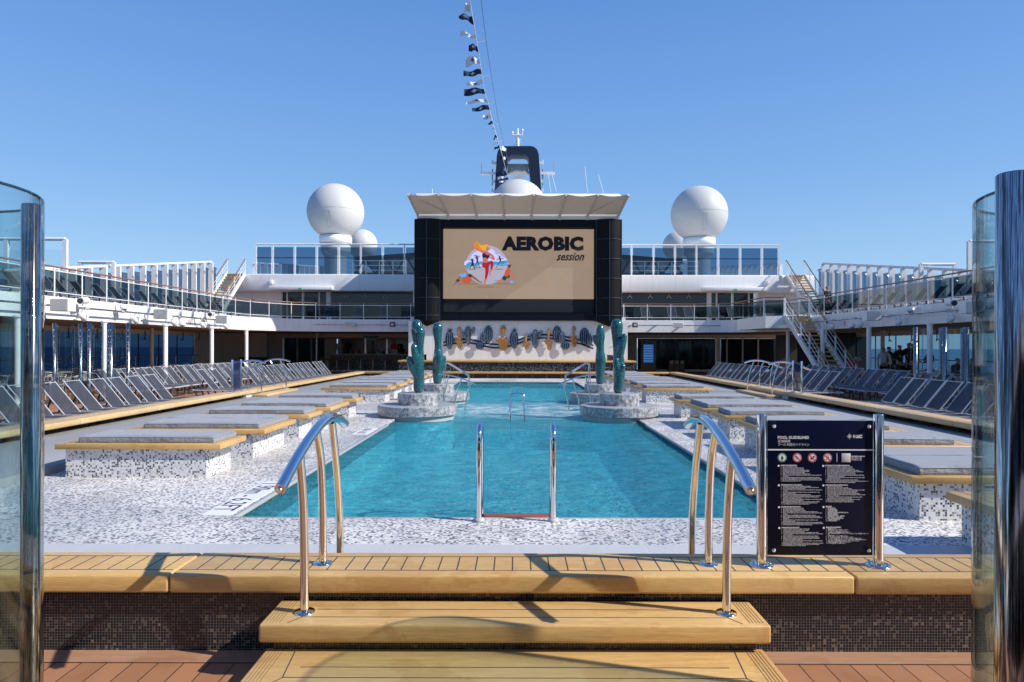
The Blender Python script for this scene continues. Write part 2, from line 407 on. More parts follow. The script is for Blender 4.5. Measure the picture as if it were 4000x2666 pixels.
    n1 = t.noise(t.scl(co, (1., 1., 1.)), .15, 5, .6)
    t.bsdf(t.mix(n1, (.01, .05, .11), (.02, .08, .15)), .25, bump=n1, bstr=.4, bdist=1.); M['sea'] = t.mat
_()
def _2():
    t = NT('painted_steel_plating'); co = t.n('NewGeometry').outputs['Position']; sp = t.n('SeparateXYZ'); t.lk(co, sp.inputs[0])
    st = t.noise(t.scl(co, (5., 5., .35)), 1.6, 5, .65); bg_ = t.noise(co, .35, 3)
    c = t.mix(bg_, (.76, .76, .75), (.83, .83, .82)); c = t.mix(t.ramp(st, [(.52, (0,) * 3), (.75, (.32,) * 3)]), c, (.56, .52, .46))
    g = t.math('MAXIMUM', t.math('LESS_THAN', t.math('FRACT', t.math('DIVIDE', sp.outputs[0], 1.52)), .012), t.math('LESS_THAN', t.math('FRACT', t.math('DIVIDE', sp.outputs[1], 3.1)), .006))
    c = t.mix(t.math('MULTIPLY', g, .5), c, (.40, .40, .40)); t.bsdf(c, .38, bump=bg_, bstr=.3, bdist=.05); M['plate'] = t.mat
    t = NT('chrome_painted_reflections'); co = t.obj(); s1 = t.noise(t.scl(co, (1., 1., .02)), 75., 4, .7)
    t.bsdf(t.ramp(s1, [(.34, (.035, .030, .028)), (.46, (.26, .21, .18)), (.53, (.85, .76, .68)), (.58, (.10, .085, .075)), (.66, (.55, .44, .36))]), .10, 1., bump=s1, bstr=.15, bdist=.002); M['chrome_painted'] = t.mat  # dark, brown and bright reflection streaks painted into the chrome colour
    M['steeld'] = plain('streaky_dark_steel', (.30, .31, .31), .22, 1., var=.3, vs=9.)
_2()
def emit(name, c, s=1., base=(.02, .02, .02), rough=.5, grid=False):
    t = NT(name); co = t.n('NewGeometry').outputs['Position']
    b = t.bsdf(base, rough); n = t.noise(co, .5, 2)
    ec = t.mix(n, tuple(x * .93 for x in c), tuple(min(1, x * 1.07) for x in c))
    if grid:
        sp = t.n('SeparateXYZ'); t.lk(co, sp.inputs[0]); wn = t.n('TexWhiteNoise'); t.lk(t.vmath('FLOOR', t.vmath('DIVIDE', co, (.505, 900., .495))), wn.inputs[0])
        ec = t.mix(t.math('MULTIPLY', wn.outputs[0], .10), ec, tuple(x * .6 for x in c))
        g = t.math('MAXIMUM', t.math('LESS_THAN', t.math('FRACT', t.math('DIVIDE', sp.outputs[0], .505)), .02), t.math('LESS_THAN', t.math('FRACT', t.math('DIVIDE', sp.outputs[2], .495)), .02))
        ec = t.mix(t.math('MULTIPLY', g, .25), ec, tuple(x * .5 for x in c))
    t.lk(ec, b.inputs['Emission Color']); b.inputs['Emission Strength'].default_value = s
    return t.mat
def flat(name, c, rough=.5): return plain(name, c, rough, var=.02)
# ================================================================= setting
PX, PY0, PY1 = 2.58, 6.14, 29.7          # pool half width, near and far edge
BI, BO = 7.45, 7.95                      # perimeter bench, pool side and outer side
DZ = .15                                 # pool deck level
# sea and hull
m = MB(); m.quad((-9000, -9000, -24), (9000, -9000, -24), (9000, 9000, -24), (-9000, 9000, -24)); struct('sea', m, M['sea'])
m = MB(); m.box(-20, 20, -30, 130, -23, -2.0); o = m.build('ship_hull', M['white']); tag(o, 'white hull of the ship carrying the whole pool deck', 'hull')
# lower deck sheet around the basin
m = MB()
for x0, x1, y0, y1 in ((-20, -3.2, -14, 47), (3.2, 20, -14, 47), (-3.2, 3.2, -14, 5.5), (-3.2, 3.2, 30.5, 47)):
    m.box(x0, x1, y0, y1, -.3, 0)
for x0, x1 in ((-7.95, -1.2), (1.2, 7.95)):
    m.box(x0, x1, 3.655, 3.80, 0, .003, 1)
    m.box(x0, x1, 3.650, 3.655, 0, .0035, 2)
struct('lower_deck', m, [M['deck'], wood('pale_worn_margin_plank', (.38, .185, .095), (.47, .265, .155), 0), M['caulk']])
# pool deck, mosaic, with hole
m = MB()
for x0, x1, y0, y1 in ((-5.6, -PX, 5.33, 32.8), (PX, 5.6, 5.33, 32.8), (-PX, PX, 5.33, PY0), (-PX, PX, PY1, 32.8), (-7.9, -5.6, 5.33, 6.9), (5.6, 7.9, 5.33, 5.4)):
    m.box(x0, x1, y0, y1, .01, DZ)
struct('pool_deck', m, M['mosaic_floor'])
m = MB(); m.box(-7.9, 7.9, 4.17, 5.33, .01, DZ + .002)
struct('stone_strip', m, M['tile'])
m = MB(); m.rbox(-7.93, -5.58, 6.9, 33.0, .01, .25, .012); m.rbox(5.58, 7.93, 5.4, 33.0, .01, .25, .012)
struct('walkway', m, M['walk'])
# basin
m = MB()
m.box(-PX - .3, PX + .3, PY0 - .3, PY1 + .3, -1.75, -.55)
m.box(-PX - .3, -PX, PY0 - .3, PY1 + .3, -.55, .01); m.box(PX, PX + .3, PY0 - .3, PY1 + .3, -.55, .01)
m.box(-PX, PX, PY0 - .3, PY0, -.55, .01); m.box(-PX, PX, PY1, PY1 + .3, -.55, .01)
m.box(-PX, PX, 15.2, 19.9, -.55, -.2)
struct('pool_basin', m, M['mosaic_pool'])
m = MB(); w = .012
m.box(-PX, -PX + w, PY0, PY1, -.12, .128); m.box(PX - w, PX, PY0, PY1, -.12, .128)
m.box(-PX + w, PX - w, PY1 - w, PY1, -.12, .128); m.box(-PX + w, PX - w, PY0, PY0 + w, -.12, .128)
struct('waterline_tiles', m, M['mosaic_coping'])
m = MB()
for x0, x1, y0, y1 in ((-PX - .005, -PX + .05, PY0 + .02, 13.5), (PX - .05, PX + .005, PY0 + .02, 13.5), (-PX - .005, -PX + .05, 19.6, PY1), (PX - .05, PX + .005, 19.6, PY1), (-PX, PX, PY0 - .005, PY0 + .03), (-PX, PX, PY1 - .05, PY1 + .005)):
    m.rbox(x0, x1, y0, y1, .115, DZ + .006, .015)
struct('pool_coping', m, plain('grey_coping_stone', (.34, .36, .37), .4))
m = MB(); nx, ny = 86, 392
vs = []
for j in range(ny + 1):
    for i in range(nx + 1):
        x = -PX + 2 * PX * i / nx; y = PY0 + (PY1 - PY0) * j / ny
        a = 1 - min(abs(y - 17.3) / 4., .8)
        z = .088 + (.008 + .018 * a) * (math.sin(2.1 * x + 1.3 * y + 1.1 * math.sin(.9 * y)) * .5 + math.sin(-3.7 * x + 2.9 * y) * .3 + math.sin(5.3 * x + 6.1 * y) * .2) + .0045 * math.sin(9 * y + 2.2 * math.sin(2.7 * x + .7 * y)) * math.sin(1.9 * x + .6 * y + 1.) + .003 * math.sin(17 * y + 3 * math.sin(4.1 * x) + 5 * x)
        vs.append((x, y, z))
m.add(vs, [(j * (nx + 1) + i, j * (nx + 1) + i + 1, (j + 1) * (nx + 1) + i + 1, (j + 1) * (nx + 1) + i) for j in range(ny) for i in range(nx)], 0, True)
struct('pool_water', m, M['water'])
# depth marking on the deck
m = MB(); m.box(-PX - .30, -PX - .03, 6.22, 7.75, DZ, DZ + .004)
t_ = MB(); text(t_, '1.90m - 6.2FT', .30, Matrix.Translation((-PX - .275, 7.70, DZ + .006)) @ Matrix.Rotation(-PI / 2, 4, 'Z') @ Matrix.Scale(.78, 4, (1, 0, 0)), 0, .0)
o = m.build('depth_marker', M['white']); tag(o, 'white depth marking tiles with dark letters at the near left corner of the pool', 'depth marking')
t_.build('lettering', M['caulk'], o)
m = MB(); m.box(-PX - .30, -PX - .03, 11.9, 12.8, DZ, DZ + .004)
o = m.build('depth_marker', M['white']); tag(o, 'white depth marking tiles beside the nearer left stone pod', 'depth marking')
t_ = MB(); text(t_, '1.90m - 6.2FT', .2, Matrix.Translation((-PX - .25, 12.77, DZ + .006)) @ Matrix.Rotation(-PI / 2, 4, 'Z') @ Matrix.Scale(.68, 4, (1, 0, 0)), 0, .0); t_.build('lettering', M['caulk'], o)
# ================================================================= perimeter benches
def plank_top(m, x0, x1, y0, y1, z0, z1, axis, pitch, border, r=.022, lw=.006, clip=None):
    m.rbox(x0, x1, y0, y1, z0, z1, r, 3)
    zt = z1 - .001; zz = z1 + .0012
    if axis == 'x':          # bench runs along x, boards across
        m.box(x0 + r, x1 - r, y0 + border, y0 + border + lw, zt, zz, 1); m.box(x0 + r, x1 - r, y1 - border, y1 - border + lw, zt, zz, 1)
        x = x0 + pitch
        while x < x1 - .05: m.box(x, x + lw, y0 + border + lw, y1 - border, zt, zz, 1); x += pitch
    else:
        m.box(x0 + border, x0 + border + lw, y0 + r, y1 - r, zt, zz, 1); m.box(x1 - border, x1 - border + lw, y0 + r, y1 - r, zt, zz, 1)
        y = y0 + pitch
        while y < y1 - .05: m.box(x0 + border + lw, x1 - border, y, y + lw, zt, zz, 1); y += pitch
# near bench, crossed by the steps
b = thing('bench', 'long planked teak bench in front of the pool with black mosaic wall, crossed by steps', 'bench', (0, 3.95, 0))
m = MB()
for x0, x1 in ((-7.95, -1.91), (-1.91, 1.86), (1.86, 7.95)):
    plank_top(m, x0 + .003, x1 - .003, 3.745, 4.165, .34, .44, 'x', .1045, .085, .014)
m.build('teak_top', [M['teak'], M['caulk']], b)
m = MB(); m.box(-7.9, 7.9, 3.80, 4.14, 0, .34); m.build('mosaic_wall', M['mosaic_dark'], b)
for sg, nm in ((-1, 'left'), (1, 'right')):
    b = thing('bench', 'long teak bench with dark brackets between the %s sun loungers and the sunbeds' % nm, 'bench', (sg * 7.7, 19, 0))
    m = MB(); xs = sorted((sg * BI, sg * BO)); y = 4.17
    while y < 33.2:
        y2 = min(y + 2.5, 33.8)
        m.rbox(xs[0], xs[1], y + .003, y2 - .003, .34, .44, .022, 2)
        for xx in (xs[0] + .1, xs[1] - .1): m.box(xx, xx + .006, y, y2, .439, .4412, 1)
        y += 2.5
    m.build('teak_top', [M['teak_y'], M['caulk']], b)
    m = MB(); m.box(*sorted((sg * 7.78, sg * 7.90)), 4.14, 33.7, 0, .34); m.build('back_wall', M['dark'], b)
    m = MB(); m.box(*sorted((sg * 7.50, sg * 7.775)), 18.9, 22.4, .1, .335); m.build('mosaic_block', M['mosaic_bed'], b)
    y = 5.0
    while y < 33.3:
        if not 18.7 < y < 22.5:
            m = MB(); pr = [(sg * 7.775, .335), (sg * 7.47, .335), (sg * 7.47, .318), (sg * 7.60, .305), (sg * 7.68, .27), (sg * 7.705, .21), (sg * 7.71, .155), (sg * 7.775, .155)]
            m.poly(pr, y, y + .012); m.build('bracket', M['dark'], b)
        y += .76
b = thing('bench', 'teak bench closing the far end of the pool deck below the stage', 'bench', (0, 33.5, 0))
m = MB(); plank_top(m, -7.45, 7.45, 33.35, 33.85, .34, .44, 'x', .6, .085); m.build('teak_top', [M['teak'], M['caulk']], b)
m = MB(); m.box(-7.45, 7.45, 33.5, 33.8, 0, .34); m.build('back_wall', M['dark'], b)
x = -7.2
while x < 7.3:
    m = MB(); m.box(x, x + .015, 33.38, 33.5, .155, .335); m.build('bracket', M['mgrey'], b); x += .72
# near steps
def step(x0, x1, y0, y1, z, label):
    s = thing('step', label, 'step', (0, (y0 + y1) / 2, z - .145))
    m = MB(); m.rbox(x0, x1, y0, y1, z - .095, z, .014, 3)
    zt, zz = z - .001, z + .0012
    for dy in (.095, .20): m.box(x0 + .24 - (dy < .1) * .05, x1 - .24 + (dy < .1) * .05, y0 + dy, y0 + dy + .005, zt, zz, 1)
    for sg in (-1, 1):
        e = x0 if sg < 0 else x1
        m.bar((e - sg * .19, y0 + .097, z + .0003), (e - sg * .14, y0 + .02, z + .0003), .005, .0018, 1)
        m.bar((e - sg * .19, y0 + .097, z + .0003), (e - sg * .16, y1 - .05, z + .0003), .005, .0018, 1)
        for k in range(5): m.bar((e - sg * (.03 + k * .017), y0 + .03, z + .0003), (e - sg * (.03 + k * .017), y1 - .03, z + .0003), .004, .002, 2)
    m.build('teak_tread', [M['teak'], M['caulk'], flat('tread_groove', (.30, .19, .09))], s)
    m = MB(); m.box(x0 + .06, x1 - .06, y0 + .05, min(y1, 3.79), z - .145, z - .095); m.build('mosaic_riser', M['mosaic_dark'], s); return s
step(-1.305, 1.29, 3.45, 3.79, .29, 'upper teak step of the near stair over the bench')
step(-1.285, 1.27, 3.10, 3.52, .145, 'lower teak step at the bottom edge of the picture')
m = MB(); m.rbox(-1.3, 1.29, 4.17, 4.52, .195, .29, .02); o = m.build('step', M['teak']); tag(o, 'teak step on the pool side of the near bench', 'step')
for sg, nm in ((-1, 'left'), (1, 'right')):
    m = MB(); m.rbox(*sorted((sg * 7.05, sg * 7.46)), 19.3, 22.0, .25, .325, .018); o = m.build('step', M['teak_y']); tag(o, 'low teak step on the pool side of the %s bench crossing' % nm, 'step')
    m = MB(); m.rbox(*sorted((sg * 7.96, sg * 8.33)), 19.3, 22.0, .19, .285, .018); o = m.build('step', M['teak_y']); tag(o, 'low teak step on the lounger side of the %s bench crossing' % nm, 'step')
# ================================================================= arched handrails
def make_rail():
    r = thing('handrail', 'x', 'handrail', (0, 0, 0), 'arched steel handrails over the benches')
    arc = smooth([(-.735, 1.02), (-.44, 1.145), (-.145, 1.235), (.06, 1.265), (.24, 1.257), (.37, 1.228), (.475, 1.19)], 5, False)
    m = MB(); m.tube([(0, y, z) for y, z in arc], .028, 14)
    for e, s in ((arc[0], -1), (arc[-1], 1)): m.lathe([(.0, .0), (.012, .002), (.014, .008), (.0, .016)], 10, M=Matrix.Translation((0, e[0] + s * .0, e[1])) @ Matrix.Rotation(-s * PI / 2 - s * .3, 4, 'X'))
    m.build('top_rail', M['chrome'], r)
    for yb, zb, yt, zt in ((-.355, .29, -.44, 1.125), (-.015, .44, -.15, 1.22), (.36, .29, .17, 1.235)):
        m = MB(); p = smooth([(yb, zb), (yb - .005, zb + .3), (yb + (yt - yb) * .35, zb + .6), (yt, zt)], 4, False)
        m.tube([(0, y, z) for y, z in p], .0235, 12)
        f = m.build('post', M['chrome'], r)
        m = MB(); m.lathe([(.024, zb + .010), (.052, zb + .009), (.055, zb + .004), (.055, zb)], 20, (0, yb)); m.build('base_plate', M['chrome'], f)
    return r
rp = make_rail()
place(rp, False, (-1.12, 3.965, 0), 0, 'large polished arched handrail at the left of the near steps')
place(rp, True, (1.11, 3.965, 0), 0, 'large polished arched handrail at the right of the near steps')
for sg, nm in ((-1, 'left'), (1, 'right')):
    for y, q in ((19.6, 'nearer'), (21.7, 'farther')):
        place(rp, True, (sg * 7.70, y, 0), -sg * -PI / 2 if sg > 0 else -PI / 2, '%s arched handrail on the %s bench crossing among the loungers' % (q, nm))
# ================================================================= signs
def sign_frame(name, label, loc, rz, w, h, zb):
    s = thing(name, label, 'sign', loc)
    s.rotation_euler = (0, 0, rz)
    for sx in (-1, 1):
        m = MB(); x = sx * w
        m.lathe([(.0, 1.315), (.027, 1.313), (.0285, 1.308), (.0285, .45)], 18, (x, 0))
        p = m.build('post', M['chrome'], s) if rz == 0 else loc_build(m, 'post', M['chrome'], s)
        m = MB(); m.lathe([(.03, .452), (.066, .450), (.068, .445), (.068, .441)], 22, (x, 0))
        for a in range(4): m.lathe([(0, .468), (.008, .466), (.009, .45)], 8, (x + .05 * math.cos(a * PI / 2 + .8), .05 * math.sin(a * PI / 2 + .8)))
        loc_build(m, 'base_plate', M['chrome'], p)
    return s
def loc_build(m, name, mats, parent):
    if not isinstance(mats, (list, tuple)): mats = [mats]
    o = bpy.data.objects.new(name, m.mesh(name, mats)); o.parent = parent; COL.objects.link(o); return o
def sign_frame(name, label, loc, rz, w):
    s = thing(name, label, 'sign', loc); s.rotation_euler = (0, 0, rz)
    for x in (-w, w):
        m = MB(); m.lathe([(.0, 1.315), (.027, 1.313), (.0285, 1.308), (.0285, .45)], 18, (x, 0)); p = loc_build(m, 'post', M['chrome'], s)
        m = MB(); m.lathe([(.03, .452), (.066, .450), (.068, .445), (.068, .441)], 22, (x, 0))
        for a in range(4): m.lathe([(0, .468), (.008, .466), (.009, .45)], 8, (x + .05 * math.cos(a * PI / 2 + .8), .05 * math.sin(a * PI / 2 + .8)))
        loc_build(m, 'base_plate', M['chrome'], p)
    return s
sg_ = sign_frame('pool_rules_sign', 'dark blue pool guidelines sign with white text between two steel posts', (1.745, 3.93, 0), 0, .336)
m = MB(); m.rbox(-.303, .303, -.006, .006, .502, 1.277, .003); pn = loc_build(m, 'panel', M['navyp'] if False else plain('sign_navy', (.004, .007, .026), .22, Specular_IOR_Level=.18), sg_)
for x in (-.272, .272):
    for z in (.535, 1.245):
        m = MB(); m.lathe([(0, .022), (.009, .021), (.012, .014), (.010, .0)], 12, M=Matrix.Translation((x, -.006, z)) @ Matrix.Rotation(PI / 2, 4, 'X')); loc_build(m, 'standoff_bolt', M['chrome'], pn)
# sign face art: photo crop scale 2.6127 per px from (2950,1600); panel left edge 137, top edge 97 -> width 1090 px = .606 m
k = .606 / 1090.
def sp(u, v, y=-.0072): return Vector((-.303 + (u - 137) * k, y, 1.277 - (v - 100) * k * 1.0))
W_ = flat('sign_white', (.80, .80, .82)); G_ = flat('sign_green', (.02, .28, .09)); R_ = flat('sign_red', (.62, .01, .02)); N_ = flat('sign_ink', (.01, .02, .05)); P_ = flat('sign_pale', (.62, .60, .60)); B_ = flat('sign_light_blue', (.25, .5, .65))
m = MB()
def tx(s, u, v, px, bold=0., sh=0., al='LEFT', sx=1.): text(m, s, px * k * 1.38, Matrix.Translation(sp(u, v)) @ Matrix.Rotation(PI / 2, 4, 'X') @ Matrix.Scale(sx, 4, (1, 0, 0)), 0, bold, sh, al)
tx('POOL GUIDELINES', 238, 289, 28, .0006, sx=1.0); tx('泳池指南', 238, 326, 24); tx('プール 利用ガイドライン', 238, 361, 23, sx=.92); tx('MSC', 1020, 278, 31, .0016, sx=1.08)
a0, a1 = sp(137, 410, -.0068), sp(1223, 397, -.0068); m.box(a0.x, a1.x, -.0078, -.0062, a0.z, a1.z)
a0, a1 = sp(849, 527, -.0068), sp(854, 440, -.0068); m.box(a0.x, a1.x, -.0078, -.0062, a0.z, a1.z)
c = sp(980, 263)                                            # compass star
for i in range(16):
    a = i * PI / 8; L = (35 if i % 4 == 0 else 27 if i % 2 == 0 else 21) * k
    m.add([(c.x + L * math.cos(a), c.y, c.z + L * math.sin(a)), (c.x + 13 * k * math.cos(a - .2), c.y, c.z + 13 * k * math.sin(a - .2)), (c.x + 13 * k * math.cos(a + .2), c.y, c.z + 13 * k * math.sin(a + .2))], [(0, 2, 1)])
m.disc((c.x, c.y - .0001, c.z), 17 * k, 'y', 20, 0); m.disc((c.x, c.y - .0003, c.z), 14 * k, 'y', 20, 1); m.disc((c.x, c.y - .0005, c.z), 9 * k, 'y', 16, 0)
tx('BATHER LOAD N°', 1001, 475, 12, .0004, sx=1.05); tx('最大容纳人数', 1001, 493, 13); tx('利用最大人数', 1001, 511, 13)
EN = ['There is no lifeguard on duty', 'Please shower before entering the facility', 'Running is not permitted in the pool areas', 'Children under 16 must be accompanied by an adult', 'No children in nappies or who are not toilet trained', 'Take children on frequent bathroom breaks', 'Please use handrails when entering or exiting the pools', 'Please use caution when walking around the pool areas; surfaces may be wet', '*and slippery', 'The pool deck surface may be hot, footwear is recommended at all times', 'Do not use these facilities if you are experiencing diarrhea, vomiting, or fever', 'Do not use these facilities after a meal or while under the influence of alcohol', 'Use of the pool is at your own risk']
ES = ['La piscina de hidromasaje no cuenta con socorrista', 'Antes de entrar a la piscina es obligatorio ducharse', 'No se permite correr en el recinto de la piscina de bajo', 'Los menores de 16 años deben estar acompañados de un adulto', 'No se permite la entrada de niños en pañales o sin control de esfínteres', 'Es preciso acompañar a los niños al baño con frecuencia', 'Utilice las barandillas al entrar o salir de la piscina de bajo', 'Tenga cuidado cuando camine alrededor de la piscina de bajo; puede haber', '*superficies húmedas y resbaladizas', 'La cubierta de la piscina de bajo puede estar caliente. Se recomienda utilizar', '*calzado en todo momento', 'No utilice estas instalaciones si sufre diarrea, vómitos o fiebre', 'No utilice estas instalaciones después de las comidas o bajo la influencia del alcohol', 'Los usuarios utilizan la piscina de bajo su responsabilidad']
IT = ['Non è previsto alcun servizio di sorveglianza ai bagnanti', 'Gli Ospiti sono pregati di fare la doccia prima di accedere alla struttura', 'Non è consentito correre nella zona piscina', 'I minori di 16 anni possono accedere alla struttura solamente in compagnia di', '*un adulto', "Non è consentito l'accesso ai bambini che fanno uso del pannolino o non", "*autonomi nell'uso del WC", 'I bambini devono essere accompagnati spesso in bagno', 'Per entrare e uscire dalla piscina si prega di utilizzare gli appositi corrimano', 'Camminare sempre prestando attenzione: il pavimento dell’area piscina', '*potrebbe essere bagnato e scivoloso', 'Il pavimento del ponte piscina potrebbe surriscaldarsi; si raccomanda pertanto', '*di indossare sempre un paio di calzature', 'È fatto divieto di utilizzare la struttura in caso di diarrea, vomito o febbre', 'Non utilizzare la piscina subito dopo i pasti o sotto l’effetto di alcool', 'L’uso della piscina è a rischio e pericolo degli Ospiti']
PT = ['Não há salva-vidas de plantão', 'Molhe seu corpo antes de entrar no local', 'Não é permitido correr perto da hidromassagem', 'As crianças menores de 16 anos devem estar acompanhadas por um adulto', 'Não é permitida a entrada de crianças que ainda usem fraldas', 'As crianças devem ser frequentemente levadas ao banheiro', 'Use os corrimãos ao entrar ou sair da piscina de hidromassagem', 'Ande com atenção em volta da piscina de hidromassagem; o chão pode estar', '*molhado e escorregadio', 'A superfície ao redor da piscina de hidromassagem pode estar quente,', '*recomenda-se nunca andar com os pés descalços', 'Não entre no local se você estiver com diarreia, vômitos ou febre', 'Não use o local depois das refeições ou alcoolizado', 'A utilização da hidromassagem é responsabilidade sua']
DE = ['Es wird kein Bademeisterservice geboten', 'Bitte duschen Sie vor Benutzung des Pools', 'Es ist nicht erlaubt, im Poolbereich zu rennen', 'Kinder unter 16 Jahren müssen von einem Erwachsenen begleitet sein', 'Kinder, die Windeln tragen oder noch nicht sauber sind, dürfen den Pool nicht', '*benutzen', 'Kinder müssen zu regelmäßigen Toilettengängen begleitet werden', 'Bitte verwenden Sie beim Betreten und Verlassen des Pools die Handgriffe', 'Bitte bewegen Sie sich im Poolbereich vorsichtig; die Böden können feucht und', '*rutschig sein', 'Auf dem Pooldeck kann der Boden heiß sein; es wird empfohlen, stets', '*Fußbekleidung zu tragen', 'Die Pools dürfen bei Durchfall, Erbrechen oder Fieber nicht verwendet werden', 'Nach dem Essen oder unter Alkoholeinfluss sollte der Pool nicht benutzt werden', 'Die Benutzung des Pools erfolgt auf eigene Verantwortung']
FR = ['Aucune surveillance par maître-nageur n’est assurée', 'Veuillez prendre une douche avant de vous baigner', 'Il est interdit de courir autour des bassins', 'Les enfants de moins de 16 ans doivent être accompagnés d’un adulte', 'L’accès aux bassins est interdit aux enfants portant des couches ou n’ayant pas', '*acquis la propreté', 'Il est recommandé d’emmener fréquemment les enfants aux toilettes', 'Merci d’utiliser les rampes pour entrer ou sortir de la piscine à remous', 'Faire preuve de prudence en marchant autour des bassins ; les surfaces', '*pourraient être mouillées et glissantes', 'La surface du pourtour des bassins pourrait être brûlante ; il est recommandé', '*de porter des sandales à tout moment', 'Ne pas fréquenter le bain à remous en cas de diarrhée, vomissements ou fièvre', 'Ne pas fréquenter le bain à remous après un repas ou en état d’ébriété', 'Vous utilisez la piscine à vos risques et périls']
ZH = ['无救生员值班', '进入前请先淋浴', '泳池区内禁止奔跑', '儿童须由成人陪同', '禁止穿尿布或未经如厕训练的儿童入内', '请经常带儿童如厕', '进出泳池请使用扶手', '在泳池区行走请小心，地面湿滑', '甲板可能很热，请随时穿鞋', '腹泻、呕吐或发烧者请勿使用', '餐后或饮酒后请勿使用', '使用泳池风险自负']
JA = ['監視員はいません。', '施設利用前にシャワーを浴びてください。', 'プールエリアでは走らないでください。', '16歳未満のお子様は保護者の同伴が必要です。', 'おむつ使用中のお子様やトイレトレーニングが済んでいないお子様は、利用できま', '*せん。', 'お子様は頻繁にトイレにお連れください。', 'プールに出入りする際は、手すりをお使いください。', 'プールエリアは滑りやすくなっています。歩く際はご注意ください。', 'プールデッキの表面は熱くなっていることがあります。履物をお履きください。', '下痢、嘔吐、発熱の症状がある場合は、利用しないでください。', '食後または飲酒後は、利用しないでください。', 'プールは自己責任でご利用ください。']
def block(u, v, head, lines, dv=12.3, sx=.95, maxw=372):
    m.disc(sp(u, v + 4, -.0071), 11 * k, 'y', 14, 0)
    tx(head, u + 22, v + 5, 11.5, .0004)
    num = 0
    for i, l in enumerate(lines):
        if l[0] != '*': num += 1; tx('%d.' % num, u + 22, v + 17 + i * dv, 9.5)
        l = l.lstrip('*')
        tx(l, u + 42, v + 17 + i * dv, 9.8, .0001, sx=sx)
block(249, 565, 'SAFETY INFORMATION', EN); block(710, 565, 'INFORMACIÓN SOBRE SEGURIDAD', ES, sx=.93)
block(252, 767, 'INFORMAZIONI DI SICUREZZA', IT, 12.2, .95); block(712, 767, 'INFORMAÇÕES DE SEGURANÇA', PT, 12.2, .93)
block(254, 993, 'SICHERHEITSINFORMATION', DE, 12.2, .93); block(714, 990, '安全须知', ZH, 12.1, .93)
block(257, 1208, 'CONSIGNES DE SÉCURITÉ', FR, 12.2, .95); block(717, 1205, '安全に関する注意事項', JA, 12.6, .85)
loc_build(m, 'lettering', [W_, N_], pn)
m = MB()                                                      # round pictograms
for i, (u, colr) in enumerate(((285, 0), (441, 1), (597, 1), (754, 1))):
    c = sp(u, 485, -.0070); m.disc(c, 46 * k, 'y', 32, 2)
    m.disc((c.x, c.y - .0003, c.z), 44 * k, 'y', 32, colr); m.disc((c.x, c.y - .0006, c.z), 35 * k, 'y', 32, 2)
    y = c.y - .0009
    def q(pts): m.add([(c.x + a * k, y, c.z + b_ * k) for a, b_ in pts], [tuple(range(len(pts)))], 3)
    if i == 0:
        m.disc((c.x, y, c.z + 16 * k), 6 * k, 'y', 12, 3); q([(-12, 8), (-12, -14), (-8, -14), (-8, 4)]); q([(12, 8), (8, 4), (8, -14), (12, -14)]); q([(-12, 8), (-8, 4), (8, 4), (12, 8), (0, 10)]); q([(-8, 4), (-8, -28), (-1, -28), (-1, 4)]); q([(1, 4), (1, -28), (8, -28), (8, 4)])
    elif i == 1:
        m.disc((c.x - 19 * k, y, c.z + 6 * k), 5 * k, 'y', 12, 3); q([(-14, 6), (-2, 10), (22, 0), (22, 3), (-2, 14), (-14, 10)]); m.add([(c.x + a * k, y, c.z + b_ * k) for a, b_ in ((-26, -8), (26, -8), (20, -18), (-20, -18))], [(0, 1, 2, 3)], 4)
    elif i == 2:
        q([(4, 18), (26, 18), (20, 0), (10, 0)]); q([(-20, 0), (4, -2), (4, -20), (-20, -18)])
    else:
        m.disc((c.x + 4 * k, y, c.z + 20 * k), 6 * k, 'y', 12, 3); q([(-4, 10), (12, 10), (14, -8), (-2, -6)]); q([(-18, -10), (-8, -14), (-6, -24), (-16, -20)]); q([(6, -12), (18, -14), (16, -24), (6, -22)])
    if colr:
        a = 35 * k * .7071; w = 3.6 * k; y2 = y - .0004
        m.add([(c.x - a - w, y2, c.z + a - w), (c.x - a + w, y2, c.z + a + w), (c.x + a + w, y2, c.z - a + w), (c.x + a - w, y2, c.z - a - w)], [(0, 1, 2, 3)], 1)
a0, a1 = sp(899, 530), sp(993, 440); m.rbox(a0.x, a1.x, -.0085, -.0055, a0.z, a1.z, .0014, 2, 5)
loc_build(m, 'pictograms', [G_, R_, W_, N_, B_, P_], pn)
for sg, nm in ((-1, 'left'), (1, 'right')):
    s = sign_frame('small_sign', 'narrow dark oval-topped sign between steel posts on the %s bench crossing' % nm, (sg * 7.70, 18.75, 0), PI / 2, .29)
    m = MB(); pts = smooth([(0, 1.26), (.17, 1.20), (.25, 1.0), (.25, .7), (.17, .53), (0, .48), (-.17, .53), (-.25, .7), (-.25, 1.0), (-.17, 1.20)], 3)
    m.poly([(-.24, .48), (.24, .48), (.24, 1.28), (-.24, 1.28)], -.005, .005); loc_build(m, 'panel', plain('blue_glass_panel', (.012, .02, .07), .06), s)
